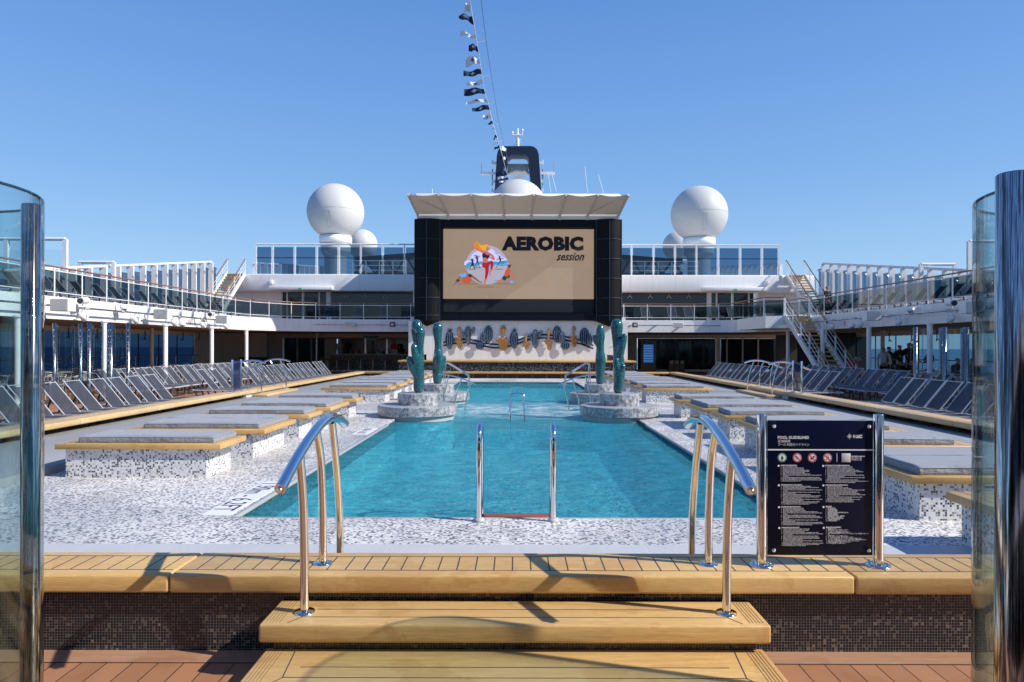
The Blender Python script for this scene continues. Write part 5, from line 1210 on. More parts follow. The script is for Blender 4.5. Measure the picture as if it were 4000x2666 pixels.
radome(-15.0, 66, 11.5, 1.45, 'smaller radome half hidden behind the left large radome', False); radome(15.5, 66, 11.4, 1.45, 'smaller radome half hidden behind the right large radome', False)
m = MB(); m.lathe([(max(.001, 1.95 * math.sin(a)), 10.95 + 1.95 * math.cos(a)) for a in [PI * i / 30 for i in range(16)]] + [(1.95, 9.5)], 40, (.03, 46)); o = m.build('screen_dome', M['dome']); tag(o, 'white half dome on the roof right behind the screen canopy', 'dome')
t = thing('radar_scanner', 'grey bar radar scanner on a white post above the half dome', 'radar', (.6, 49, 10))
m = MB(); m.box(.25, .95, 48.7, 49.3, 10, 13.35); m.build('mount', M['white'], t)
m = MB(); A, B = at(2005, 705, 49), at(2052, 675, 49); m.bar(A, B, .3, .28); m.build('scanner_bar', M['lgrey'], t)
k6 = 60 / F
def fz(px, py, y=60): p = at(px, py, y); return (p.x, p.z)
fn = thing('funnel_arch', 'dark navy arch-shaped funnel rising behind the screen', 'funnel', (0, 61, 9))
out = [fz(1926, 800), fz(1930, 747), fz(1938, 605), fz(1943, 585), fz(1952, 573), fz(1966, 568), fz(2070, 567), fz(2084, 570), fz(2096, 580), fz(2103, 598), fz(2114, 750), fz(2117, 800)]
inn = [fz(1970, 800), fz(1972, 715), fz(1978, 630), fz(1983, 610), fz(1997, 600), fz(2047, 600), fz(2058, 605), fz(2063, 620), fz(2072, 716), fz(2076, 800)]
m = MB(); m.poly(out[:6] + inn[:5][::-1], 60.3, 61.9); m.poly([out[5], out[6], inn[5], inn[4]], 60.3, 61.9); m.poly(out[6:] + inn[5:][::-1], 60.3, 61.9); m.build('arch', M['navy'], fn)
m = MB(); a, c = fz(1979, 617), fz(2064, 660); m.box(a[0], c[0], 62.0, 63.5, a[1] - .75, a[1]); m.tube(smooth([(fz(1976, 664)[0], 61.4, fz(1976, 664)[1]), (.0, 61.4, fz(2000, 650)[1]), (fz(2070, 664)[0], 61.4, fz(2070, 664)[1])], 4, False), .14, 6); m.build('cross_deck', plain('pale_inner_plating', (.55, .58, .58), .4), fn)
mast = thing('mast', 'white mast with small crossarm on top of the navy funnel', 'mast', (0, 60.5, 19))
b0, b1 = fz(2020, 570, 60.5), fz(2020, 502, 60.5)
m = MB(); m.tube([(b0[0], 60.5, b0[1] - .1), (b0[0], 60.5, fz(2020, 517)[1])], .15, 10); m.tube([(b0[0], 60.5, fz(0, 517)[1]), (b0[0], 60.5, b1[1])], .08, 8); m.build('pole', M['white'], mast)
m = MB(); a, c = fz(1998, 522), fz(2042, 522); m.box(a[0], c[0], 60.3, 60.7, a[1] - .06, a[1] + .03); m.poly([(a[0] + .3, a[1] - .06), (c[0] - .3, a[1] - .06), (b0[0], a[1] - .28)], 60.4, 60.6); m.build('crossarm', M['white'], mast)
m = MB()
for px, py in ((2000, 511), (2039, 501)):
    a = fz(px, py); m.tube([(a[0], 60.5, fz(0, 522)[1]), (a[0], 60.5, a[1])], .035, 6); m.lathe([(.07, -.1), (.09, 0), (0, .12)], 8, M=Matrix.Translation((a[0], 60.5, a[1])))
for py in (541, 550, 560): a = fz(2031, py); m.box(b0[0] + .1, a[0] + .1, 60.45, 60.55, a[1] - .03, a[1] + .03)
a = fz(2006, 555); m.tube([(a[0], 60.5, b0[1]), (a[0], 60.5, a[1])], .03, 5); m.build('lamp', M['white'], mast)
for sg in (-1, 1):
    for j, (py, ln, nmx) in enumerate(((627, 84, ''), (668, 130, 'long'), (700, 80, ''), (739, 84, ''))):
        t = thing('signal_arm', 'white %s lamp arm, %s side of the navy funnel, %s from top' % ('long bent' if nmx else 'short', 'left' if sg < 0 else 'right', ORD[j + 1]), 'signal arm', (0, 61, 15), 'lamp arms on the funnel')
        xin = fz(1936 - j * 2 if sg < 0 else 2106 + j * 2, py); xo = fz(2020 + sg * (ln + 20 if not nmx else 148), py)
        m = MB(); m.box(*sorted((xin[0], xo[0])), 60.8, 61.1, xin[1] - .12, xin[1] + .12); m.build('arm', M['white'], t)
        xl = fz(2020 + sg * 100, py)
        m = MB()
        if nmx or j == 2: m.tube([(xl[0], 60.95, xl[1] - .35), (xl[0], 60.95, xl[1] + .38)], .055, 6)
        else: m.tube([(xl[0], 60.95, xl[1] + .1), (xl[0], 60.95, xl[1] + .28)], .05, 6)
        if nmx: m.tube([(xo[0] - sg * .1, 60.95, xo[1]), (xo[0] - sg * .1, 60.95, xo[1] + .95)], .015, 5)
        m.build('lamp', M['red'] if nmx else M['green'] if j == 2 else M['white'], t)
for i, (a, b_) in enumerate((((2138, 672), (2150, 750)), ((2152, 672), (2172, 750)), ((2283, 650), (2293, 753)), ((2335, 683), (2357, 757)))):
    A, B = at(*a, 58), at(*b_, 58); m = MB(); m.tube([A, B], .022, 5); o = m.build('antenna_wire', M['white']); tag(o, 'thin pale antenna line right of the funnel, %s from the funnel' % ORD[i + 1], 'antenna', 'antenna lines beside the funnel')
m = MB(); A = at(1687, 738, 40); m.tube([A, A + Vector((0, 0, -.6))], .02, 5); o = m.build('antenna_wire', M['white']); tag(o, 'short pale rod on the roof at the left end of the canopy', 'antenna')
# ================================================================= flag line
rope = [((1831.6, -60), 19.6), ((1831.6, 0), 21), ((1848, 97), 23), ((1860.7, 168), 24.5), ((1876, 270), 27), ((1888.8, 352), 30), ((1905, 405.6), 33), ((1924.5, 484.7), 37.5), ((1945, 553.6), 42), ((1960, 607), 46), ((1978, 678.6), 52), ((1991, 712), 55)]
rp3 = [at(a[0], a[1], d) for a, d in rope]
def rope_at(py):
    for (a, d1), (b_, d2) in zip(rope[:-1], rope[1:]):
        if a[1] <= py <= b_[1]:
            t = (py - a[1]) / (b_[1] - a[1]); return a[0] + (b_[0] - a[0]) * t, d1 + (d2 - d1) * t
    return rope[-1][0][0], rope[-1][1]
fl = thing('flag_line', 'thin white halyard and dark stay running from the funnel up out of the picture', 'rope', rp3[-1])
m = MB(); m.tube(rp3, .014, 5); m.build('halyard', M['whitem'], fl)
st_ = [at(1874, -60, 19.6), at(1876, 0, 21), at(1897, 170, 24.5), at(1920, 320, 29), at(1945, 470, 37), at(1975, 600, 46), at(2010, 700, 55)]
m = MB(); m.tube(st_, .009, 5); m.build('stay', M['dark'], fl)
m = MB()
for a, b_ in (((1861, 167), (1895, 160)), ((1884, 301), (1914, 296)), ((1905, 406), (1932, 401)), ((1929, 492), (1948, 483)), ((1946, 556), (1965, 548)), ((1967, 625), (1980, 612))): 
    d = rope_at(a[1])[1]; m.tube([at(*a, d), at(*b_, d)], .010, 4)
m.build('tie', M['whitem'], fl)
FW = plain('white_bunting', (.74, .74, .76), .8, var=.05, vs=2.); FN = plain('navy_bunting', (.008, .016, .06), .8, var=.1, vs=2.)
flags = [(0, 35, 1808, 2, 40), (97, 62, 1785, 40, 52, 1), (135, 150, 1792, 108, 125), (180, 203, 1825, 158, 185), (229, 248, 1813, 208, 250), (272, 291, 1806, 267, 290), (311, 329, 1819, 314, 327), (347, 366, 1808, 336, 367), (385, 398, 1816, 389, 399), (411, 430, 1840, 413, 429), (444, 462, 1883, 444, 462), (474, 485, 1903, 474, 481), (494, 510, 1920, 490, 497), (523, 536, 1925, 536, 543), (548, 558, 1924, 556, 564), (566, 576, 1928, 574, 582), (571, 589, 1976, 573, 586), (606, 618, 1950, 606, 622), (612, 624, 1972, 612, 622), (646, 656, 1967, 646, 655), (655, 668, 1966, 652, 664), (670, 682, 1934, 672, 690), (684, 692, 1942, 690, 700), (694, 700, 1950, 692, 706), (702, 706, 1948, 704, 712), (708, 711, 1948, 712, 720)]
for i, f in enumerate(flags):
    ya, yb, xl, ya2, yb2 = f[:5]
    if ya > yb: ya, yb = yb, ya
    (xa, d1), (xb, d2) = rope_at(ya), rope_at(yb); d = (d1 + d2) / 2; n = 10; r_ = random.Random(i)
    m = MB(); vs = []; ph = r_.uniform(0, 6); uvp = []
    for a in range(n + 1):
        t = a / n
        for c in range(4):
            s_ = c / 3; px_ = (xa + (xb - xa) * s_) * (1 - t) + xl * t; py_ = (ya + (yb - ya) * s_) * (1 - t) + (ya2 + (yb2 - ya2) * s_) * t
            pnt = at(px_, py_ + 1.5 * math.sin(t * 5 + ph), d); pnt.y += .10 * math.sin(t * 7 + ph + s_) * min(1, t * 3) + .3 * t; vs.append(pnt)
    m.add(vs, [(a * 4 + c, a * 4 + c + 1, (a + 1) * 4 + c + 1, (a + 1) * 4 + c) for a in range(n) for c in range(3)], 0, True)
    wh = i % 2 == 0
    o = m.build('flag', FW if wh else FN); tag(o, '%s bunting flag, %s %s one from the top of the picture' % (('white', ORD[i // 2 + 1], 'white') if wh else ('navy', ORD[i // 2 + 1], 'navy')), 'flag', 'white and navy flags on the line')
    if i < 11 and i != 0:
        e = MB(); ii = vs[5 * 4 + 1].lerp(vs[5 * 4 + 2], .5); hgt = (vs[5 * 4 + 3] - vs[5 * 4]).length; wid = (vs[9 * 4 + 1] - vs[1 * 4 + 1]).length * .2
        ux = (vs[6 * 4 + 1] - vs[4 * 4 + 1]).normalized(); uz = (vs[5 * 4] - vs[5 * 4 + 3]).normalized()
        for s2 in (-.035, .035):
            for kk in range(12):
                a = kk * PI / 6; rr = 1. if kk % 3 == 0 else .7
                def P(ang, q): return ii + ux * math.cos(ang) * q * min(wid * 1.6, hgt * 1.2) + uz * math.sin(ang) * q * hgt * .42 + Vector((0, s2 * 1., 0))
                e.add([P(a, rr), P(a - .25, .35), P(a + .25, .35)], [(0, 1, 2)])
            e.add([P(kk * PI / 6, .3) for kk in range(12)], [tuple(range(12))])
        e.build('emblem', FN if wh else FW, o)
# ================================================================= fixtures on the balcony faces
def spot(loc, yaw, label):
    t = thing('spotlight', label, 'spotlight', loc, 'white round spotlights under the balcony pipes'); t.rotation_euler = (0, 0, yaw)
    m = MB(); R_ = Matrix.Rotation(math.radians(115), 4, 'X') @ Matrix.Identity(4)
    m.lathe([(0, -.17), (.06, -.17), (.10, -.10), (.145, .02), (.15, .05), (.14, .055)], 16, M=Matrix.Translation((0, 0, -.28)) @ R_); loc_build(m, 'housing', M['white'], t)
    m = MB(); m.disc((0, 0, .05), .142, 'z', 16)
    m.v = [Matrix.Translation((0, 0, -.28)) @ R_ @ p for p in m.v]; loc_build(m, 'lens', M['lgrey'], t)
    m = MB()
    for a in [(0, 0)] + [(.055, q * PI / 3) for q in range(6)] + [(.105, q * PI / 6) for q in range(12)]:
        m.add([Matrix.Translation((0, 0, -.28)) @ R_ @ Vector((a[0] * math.cos(a[1]) + .02 * math.cos(j * PI / 4), a[0] * math.sin(a[1]) + .02 * math.sin(j * PI / 4), .054)) for j in range(8)], [tuple(range(8))])
    loc_build(m, 'led_cells', M['black'], t)
    m = MB(); m.tube([(-.16, 0, -.28), (-.15, 0, -.08), (0, 0, 0), (.15, 0, -.08), (.16, 0, -.28)], .014, 5); loc_build(m, 'yoke', M['white'], t)
    return t
for sg, nm in ((-1, 'left'), (1, 'right')):
    X = sg * (BX - .32); pz = 2.88
    pts = [(X, 14.5, pz), (X, 33.0, pz)] if sg < 0 else [(X, 14.5, pz), (X, 31.5, pz)]
    t = thing('lighting_pipe', 'grey lighting pipe bracketed to the %s balcony face' % nm, 'pipe', (X, 24, pz))
    m = MB(); m.tube(pts, .030, 8); m.build('pipe', M['steel'], t)
    m = MB()
    for y in range(16, 33, 2): m.bar((X, y, pz), (sg * BX, y, pz), .06, .06); m.tube([(X, y - .09, pz), (X, y + .09, pz)], .05, 8)
    m.build('bracket', M['lgrey'], t)
    for i, y in enumerate((18.1, 21.9, 24.9, 27.7, 30.2, 32.6)[:6 if sg < 0 else 5]):
        spot((X, y, pz), PI + sg * .5, 'round spotlight hanging on the %s balcony pipe, %s from the camera' % (nm, ORD[i + 1]))
    for i, y in enumerate((20.2, 25.9, 31.2)[:3 if sg < 0 else 2]):
        s = thing('loudspeaker', 'white loudspeaker on the %s balcony pipe, %s from the camera' % (nm, ORD[i + 1]), 'loudspeaker', (X - sg * .2, y, pz), 'white loudspeakers on the balcony pipes')
        m = MB(); x = X - sg * .42; m.poly([(x - .27, pz - .18), (x + .27, pz - .18), (x + .27, pz + .18), (x - .27, pz + .18)], y - .14, y + .2); m.build('cabinet', M['white'], s)
        m = MB(); m.box(x - .25, x + .25, y - .165, y - .142, pz - .165, pz + .165); m.build('grille', M['lgrey'], s)
        m = MB(); m.bar((X, y, pz), (x, y, pz), .04, .05); m.build('bracket', M['lgrey'], s)
    for i, y in enumerate((21.8, 30.9)[:2 if sg < 0 else 1]):
        s = thing('camera', 'white tubular projector on top of the %s balcony pipe, %s from the camera' % (nm, ORD[i + 1]), 'projector', (X, y, pz + .1), 'white tubular projectors on the pipes')
        m = MB(); m.tube([(X, y + .2, pz + .26), (X - sg * .06, y - .2, pz + .22)], .11, 14); m.tube([(X, y, pz), (X, y, pz + .2)], .02, 6); m.build('barrel', M['white'], s)
        m = MB(); m.tube([(X - sg * .062, y - .205, pz + .219), (X - sg * .068, y - .24, pz + .215)], .085, 14); m.build('lens', M['dark'], s)
    for i, (y, z) in enumerate(((24.1, 3.0), (28.3, 2.55))):
        s = thing('security_camera', '%s white dome camera on the %s balcony face, %s from the pool camera end' % ('bracketed' if i == 0 else 'low hanging', nm, ORD[i + 1]), 'security camera', (X, y, z), 'white dome cameras')
        m = MB(); m.bar((sg * BX, y, z + .1), (X, y, z + .1), .05, .05); m.lathe([(0, .14), (.12, .12), (.14, .02), (.09, 0)], 14, M=Matrix.Translation((X, y, z - .04))); m.build('housing', M['white'], s)
        m = MB(); m.lathe([(.08, 0), (.07, -.05), (0, -.09)], 12, M=Matrix.Translation((X, y, z - .04))); m.build('dome_lens', M['mgrey'], s)
    # aft balcony pipe, speaker, floodlight
    Y = 38.35; a, c = (1190, 1586) if sg < 0 else (2465, 2860)
    pa, pc = at(a, 1270, Y), at(c, 1271, Y)
    t = thing('lighting_pipe', 'thin pipe on the aft balcony face %s of the screen' % nm, 'pipe', pa)
    m = MB(); m.tube([(pa.x, Y, 2.88), (pc.x, Y, 2.88)], .028, 6); m.build('pipe', M['steel'], t)
    m = MB()
    for i in range(5): x = pa.x + (pc.x - pa.x) * i / 4; m.bar((x, Y, 2.88), (x, 38.6, 2.88), .07, .07)
    m.build('bracket', M['lgrey'], t)
    p = at(1365 if sg < 0 else 2650, 1270, 38.0)
    s = thing('loudspeaker', 'white box loudspeaker on the aft balcony face %s of the screen' % nm, 'loudspeaker', (p.x, 38, 2.88))
    m = MB(); m.rbox(p.x - .26, p.x + .26, 37.9, 38.3, 2.76, 3.03, .02, 2); m.build('cabinet', M['white'], s)
    m = MB(); m.box(p.x - .23, p.x + .23, 37.885, 37.905, 2.78, 3.01); m.build('grille', M['lgrey'], s)
    p = at(1533 if sg < 0 else 2480, 1270, 38.1)
    s = thing('floodlight', 'square black floodlight on the aft balcony face %s of the screen' % nm, 'floodlight', (p.x, 38.1, 2.8))
    m = MB(); m.rbox(p.x - .14, p.x + .14, 38.0, 38.2, 2.76, 3.03, .01, 1); m.build('housing', M['dark'], s)
    m = MB(); m.box(p.x - .08, p.x + .08, 37.99, 38.005, 2.83, 2.96); m.build('lens', M['lgrey'], s)
    p = at(1092 if sg < 0 else 2892, 1297, 38.2)
    s = thing('security_camera', 'white dome camera under the aft balcony edge on the %s' % nm, 'security camera', p)
    m = MB(); m.lathe([(0, .12), (.10, .1), (.11, 0), (.07, -.03)], 12, M=Matrix.Translation((p.x, 38.4, 2.62))); m.bar((p.x, 38.4, 2.7), (p.x - sg * .0, 38.62, 2.8), .05, .05); m.build('housing', M['white'], s)
    m = MB(); m.lathe([(.07, -.03), (.05, -.08), (0, -.10)], 12, M=Matrix.Translation((p.x, 38.4, 2.62))); m.build('dome_lens', M['dark'], s)
    pts = [(996, 1078), (2987, 1125)]
    p = at(1020 if sg < 0 else 3023, 1115, 46.8)
    s = thing('security_camera', 'white wall camera beside the upper doors on the %s' % nm, 'security camera', p)
    m = MB(); m.lathe([(0, .12), (.10, .1), (.11, 0), (0, -.07)], 12, M=Matrix.Translation((p.x, 46.8, p.z))); m.build('housing', M['white'], s)
    # no smoking disc
    p = at(808, 1262, 30) if sg < 0 else at(3121, 1288, 30)
    m = MB()
    for j in range(20):
        a, b_ = 2 * PI * j / 20, 2 * PI * (j + 1) / 20; y0 = 29.6
        m.add([(sg * (BX - .004), y0 + .11 * math.cos(a), 2.72 + .11 * math.sin(a)), (sg * (BX - .004), y0 + .11 * math.cos(b_), 2.72 + .11 * math.sin(b_)), (sg * (BX - .004), y0 + .085 * math.cos(b_), 2.72 + .085 * math.sin(b_)), (sg * (BX - .004), y0 + .085 * math.cos(a), 2.72 + .085 * math.sin(a))], [(0, 1, 2, 3)])
    m.bar((sg * (BX - .004), 29.53, 2.79), (sg * (BX - .004), 29.67, 2.65), .02, .004); o = m.build('no_smoking_sign', M['red']); tag(o, 'small red no smoking ring on the %s balcony face' % nm, 'sign')
# ================================================================= bar
bar = thing('bar_counter', 'curved bar counter with speckled mosaic front under the left aft balcony', 'bar', (-9.2, 45, 0))
xb0, xb1 = (1275 - VX) * 45 / F, -5.6
m = MB(); m.rbox(xb0, xb1, 44.85, 45.5, 1.10, 1.17, .015, 2); m.build('counter_top', plain('pale_counter', (.55, .50, .42), .3), bar)
m = MB(); m.box(xb0 + .25, xb1, 45.0, 45.4, 0.1, 1.10); m.build('mosaic_front', M['mosaic_bar'], bar)
m = MB(); m.box(xb0 + .3, xb1, 45.05, 45.4, 0, .1); m.build('kick_plate', M['steel'], bar)
m = MB(); m.box(xb0, xb1, 44.7, 46.5, 2.22, 2.49); m.box(xb0 - .05, xb1, 44.66, 44.7, 2.14, 2.24, 1); o = m.build('bar_fascia', [M['cream'], M['brown']]); tag(o, 'cream fascia with brown wooden edge over the bar', 'fascia')
m = MB(); m.box(xb0 + .6, xb1, 46.5, 46.55, .8, 2.22); o = m.build('back_bar', M['black']); tag(o, 'black glazed back wall of the bar', 'wall')
for i, px in enumerate((1428, 1512)):
    x = (px - VX) * 45.3 / F; m = MB(); m.box(x - .05, x + .05, 45.25, 45.35, 1.17, 2.2); o = m.build('bar_post', M['steel']); tag(o, '%s steel post standing on the bar counter' % ('left' if i == 0 else 'right'), 'post')
# hanging arrangement of bottles and machines
rb_ = random.Random(5)
for i in range(14):
    x = -11.3 + i * .42 + rb_.uniform(-.1, .1); h = rb_.uniform(.2, .32)
    t = thing('bottle', 'small bottle standing on the back shelf of the bar', 'bottle', (x, 46.2, 1.17), 'bottles behind the bar')
    m = MB(); m.lathe([(.04, 1.17), (.04, 1.17 + h * .6), (.015, 1.17 + h * .8), (.015, 1.17 + h)], 8, (x, 46.2)); m.build('body', (M['mgrey'], M['green'], M['lgrey'], M['brown'])[i % 4], t)
for i in range(6):
    x = (1390 + i * 42 - VX) * 45.1 / F; m = MB(); m.lathe([(.03, 1.17), (.042, 1.30)], 8, (x, 45.1)); o = m.build('cup', M['white']); tag(o, 'small white cup on the bar counter, %s from the left' % ORD[i + 1], 'cup', 'white cups on the bar counter')
t = thing('coffee_machine', 'dark tall coffee machine at the left end of the bar', 'coffee machine', (-11.6, 45.3, 1.17)); x = (1328 - VX) * 45.3 / F
m = MB(); m.poly([(x - .14, 1.17), (x + .14, 1.17), (x + .22, 1.85), (x - .20, 1.85)], 45.2, 45.45); m.build('body', M['mgrey'], t); m = MB(); m.box(x - .16, x + .18, 45.19, 45.2, 1.62, 1.82); m.build('hopper', M['lgrey'], t)
t = thing('drinks_machine', 'red-topped drinks machine at the right end of the bar', 'drinks machine', (-8.2, 45.3, 1.17)); x = (1540 - VX) * 45.3 / F
m = MB(); m.rbox(x - .2, x + .2, 45.2, 45.5, 1.5, 1.85, .04, 2); m.build('tank', M['red'], t); m = MB(); m.box(x - .17, x + .17, 45.2, 45.5, 1.17, 1.45); m.build('base', M['lgrey'], t)
# surfboard sign
t = thing('bar_sign', 'turquoise surfboard-shaped bar sign with dark script above the counter', 'sign', (0, 44.5, 2.3))
p = at(1447, 1318.5, 44.55); m = MB(); m.poly(smooth([(p.x - .64, p.z + .05), (p.x - .3, p.z + .13), (p.x + .2, p.z + .17), (p.x + .58, p.z + .14), (p.x + .62, p.z - .02), (p.x + .4, p.z - .15), (p.x - .1, p.z - .15), (p.x - .45, p.z - .06)], 3), 44.52, 44.56); m.build('board', flat('board_edge', (.55, .60, .55)), t)
m = MB(); m.poly(smooth([(p.x - .5, p.z + .04), (p.x - .2, p.z + .10), (p.x + .3, p.z + .13), (p.x + .55, p.z + .08), (p.x + .5, p.z - .06), (p.x + .2, p.z - .12), (p.x - .2, p.z - .09)], 3), 44.51, 44.52); m.build('painted_face', flat('board_turquoise', (.08, .42, .42)), t)
m = MB(); text(m, 'Atmosphere', .23, TM((p.x - .52, 44.505, p.z - .03)), 0, .004, .4, 'LEFT', .95); text(m, 'Bar North', .09, TM((p.x + .12, 44.505, p.z - .11)), 0, .003); m.build('lettering', M['navy'], t)
sp_ = None; used = False
def make_stool():
    t = thing('bar_stool', 'x', 'bar stool', (0, 0, 0), 'orange-seated bar stools at the bar')
    m = MB(); m.rbox(-.22, .22, -.16, .16, .74, .81, .02, 2); loc_build(m, 'seat', plain('orange_wood_seat', (.42, .11, .03), .4), t)
    m = MB(); m.lathe([(.03, 0.0), (.03, .74)], 10); m.tube([(-.17, 0, .25), (.17, 0, .25)], .018, 6); loc_build(m, 'leg', M['steel'], t)
    m = MB(); m.lathe([(.09, 0), (.09, .02), (.03, .05)], 12); loc_build(m, 'foot_plate', M['steel'], t); return t
sp_ = make_stool()
for i, u in enumerate((300, 410, 600, 845, 1093, 1343, 1590)):
    px = 1200 + u / 5.227; y = 44.4 if i > 1 else 44.9
    place(sp_, used, ((px - VX) * y / F, y, 0), 0 if i > 1 else .6, 'orange-seated bar stool, %s from the left along the bar' % ORD[i + 1]); used = True
m = MB(); x = (1236 - VX) * 44 / F; m.lathe([(.06, 0), (.06, BZ0)], 12, (x, 44)); o = m.build('column', M['steel']); tag(o, 'slim steel column between the dark doors and the bar', 'column')
# kiosks and bins
for nm, a, b_, y, zt_ in (('left', 993, 1046, 45.8, 1.98), ('right', 2504, 2561, 45.2, 2.05)):
    x0_, x1_ = (a - VX) * y / F, (b_ - VX) * y / F
    t = thing('information_kiosk', 'tall information kiosk with blue lit screen against the %s lower wall' % nm, 'kiosk', ((x0_ + x1_) / 2, y, 0))
    m = MB(); m.rbox(x0_, x1_, y - .1, y + .1, 0, zt_, .015, 2); m.build('case', plain('bronze_case', (.30, .22, .15), .4) if nm == 'right' else M['mgrey'], t)
    w_ = x1_ - x0_; m = MB(); m.box(x0_ + w_ * .14, x1_ - w_ * .16, y - .112, y - .102, .62, zt_ - .2); m.build('screen', emit('kiosk_screen', (.01, .05, .18), .8), t)
    m = MB(); r_ = random.Random(2)
    for q in range(7):
        z = .72 + q * .165
        if q % 3 == 2: m.box(x0_ + w_ * .18, x1_ - w_ * .20, y - .118, y - .1125, z, z + .05)
        else:
            for s_ in range(3): m.box(x0_ + w_ * (.18 + .21 * s_), x0_ + w_ * (.34 + .21 * s_), y - .118, y - .1125, z, z + .045)
    m.build('screen_tiles', emit('kiosk_tiles', (.10, .25, .5), .7), t)
t = thing('litter_bin', 'three-part brown slatted litter bin against the right lower window', 'litter bin', (11, 44.9, 0))
x0_, x1_ = (2612 - VX) * 44.9 / F, (2675 - VX) * 44.9 / F; w3 = (x1_ - x0_) / 3
for i in range(3):
    m = MB(); m.box(x0_ + w3 * i + .01, x0_ + w3 * (i + 1) - .01, 44.9, 45.2, 0.02, .80)
    for q in range(5): xx = x0_ + w3 * i + .03 + q * (w3 - .05) / 5; m.box(xx, xx + .045, 44.88, 44.9, .02, .80, 1)
    m.build('compartment', [M['dark'], M['brown']], t)
    m = MB(); xx = x0_ + w3 * (i + .5); m.box(xx - .09, xx + .09, 44.865, 44.879, .58, .76); m.build('pictogram_plate', M['lgrey'], t)
# restaurant badge on the left wall
t = thing('wall_badge', 'dim round turquoise badge with dark script on the left inner wall', 'sign', (-18.2, 43.9, 1.5))
p = at(830, 1342, 43.97); m = MB(); m.poly(smooth([(p.x - .32, p.z + .2), (p.x + .05, p.z + .38), (p.x + .33, p.z + .25), (p.x + .35, p.z - .1), (p.x + .1, p.z - .3), (p.x - .3, p.z - .4)], 3), 43.95, 43.99); m.build('plate', flat('badge_teal', (.06, .25, .26)), t)
m = MB(); text(m, 'Atmo', .28, TM((p.x - .3, 43.94, p.z - .1)), 0, .005, .35); m.build('lettering', M['navy'], t)
# ================================================================= café furniture under the left balcony
tabs = []
def make_table():
    t = thing('cafe_table', 'x', 'table', (0, 0, 0), 'round tables under the balconies')
    m = MB(); m.lathe([(0, .74), (.38, .74), (.40, .73), (.40, .715), (0, .712)], 20); loc_build(m, 'table_top', M['mgrey'], t)
    for a in range(4):
        m = MB(); c, s_ = math.cos(a * PI / 2 + .78), math.sin(a * PI / 2 + .78); m.tube([(.3 * c, .3 * s_, 0), (.22 * c, .22 * s_, .712)], .014, 6); loc_build(m, 'leg', M['lgrey'], t)
    return t
def make_chair():
    t = thing('armchair', 'x', 'chair', (0, 0, 0), 'slatted metal armchairs under the balconies')
    m = MB(); m.rbox(-.22, .22, -.21, .21, .42, .45, .01, 1); loc_build(m, 'seat', M['mgrey'], t)
    m = MB(); arc = [(.27 * math.sin(a), .05 + .24 * math.cos(a), .70 + .06 * math.cos(a)) for a in [(-2.0 + 4.0 * i / 10) for i in range(11)]]
    m.tube(arc, .016, 6)
    for i in range(1, 10): a = -1.3 + 2.6 * i / 10; m.tube([(.20 * math.sin(a), .02 + .20 * math.cos(a), .44), (.27 * math.sin(a), .05 + .24 * math.cos(a), .70 + .06 * math.cos(a))], .008, 4)
    loc_build(m, 'backrest', M['lgrey'], t)
    for sx in (-1, 1):
        for sy in (-1, 1): m = MB(); m.tube([(sx * .20, sy * .19, .42), (sx * .24, sy * .23, 0)], .013, 5); loc_build(m, 'leg', M['mgrey'], t)
    return t
tp, chp = make_table(), make_chair(); u1 = u2 = False; tc = [0, 0]; cc = [0, 0]
rt = random.Random(11)
for si, (sg, nm) in enumerate(((-1, 'left'), (1, 'right'))):
    for i in range(6):
        for j in range(3):
            x = sg * (14.6 + j * 1.75 + rt.uniform(-.1, .1)); y = 17.5 + i * 3.6 + rt.uniform(-.2, .2)
            if sg > 0 and (i > 4 or y > 31.0): continue
            tc[si] += 1; o = place(tp, u1, (x, y, 0), rt.uniform(0, 1), 'round grey café table under %s balcony, row %s, %s from the pool' % (nm, ORD[i + 1], ORD[j + 1])); u1 = True
            for q, a in enumerate((0.3, PI * .5 + .4, PI + .3, PI * 1.5 + .2)):
                a += rt.uniform(-.2, .2); dirs = ('far-right', 'far-left', 'near-left', 'near-right')
                place(chp, u2, (x + .68 * math.cos(a), y + .68 * math.sin(a), 0), a - PI / 2, 'slatted %s armchair, %s balcony table row %s, %s from pool' % (dirs[q], nm, ORD[i + 1], ORD[j + 1])); u2 = True
# sideboard
m = MB(); m.box(-17.6, -16.0, 43.2, 43.8, 0, .95); o = m.build('sideboard', M['dark']); tag(o, 'dark sideboard against the left inner wall', 'sideboard')
# ================================================================= people
SKIN = flat('skin', (.45, .25, .17)); HAIR = flat('dark_hair', (.02, .015, .012))
def skin_mesh(name, nodes, edges, mat, parent, lv=1):
    me = bpy.data.meshes.new(name); me.from_pydata([n[:3] for n in nodes], edges, []); o = bpy.data.objects.new('t', me); COL.objects.link(o)
    sk = o.modifiers.new('s', 'SKIN'); sk.use_smooth_shade = True
    for i, n in enumerate(nodes):
        v = me.skin_vertices[0].data[i]; v.radius = (n[3], n[4] if len(n) > 4 else n[3]); v.use_root = (i == 0)
    sb = o.modifiers.new('b', 'SUBSURF'); sb.levels = lv; sb.render_levels = lv
    bpy.context.view_layer.update()
    nm = bpy.data.meshes.new_from_object(o.evaluated_get(bpy.context.evaluated_depsgraph_get())); bpy.data.objects.remove(o)
    nm.materials.clear(); nm.materials.append(mat)
    for p in nm.polygons: p.use_smooth = True
    r = bpy.data.objects.new(name, nm); r.parent = parent; COL.objects.link(r); return r
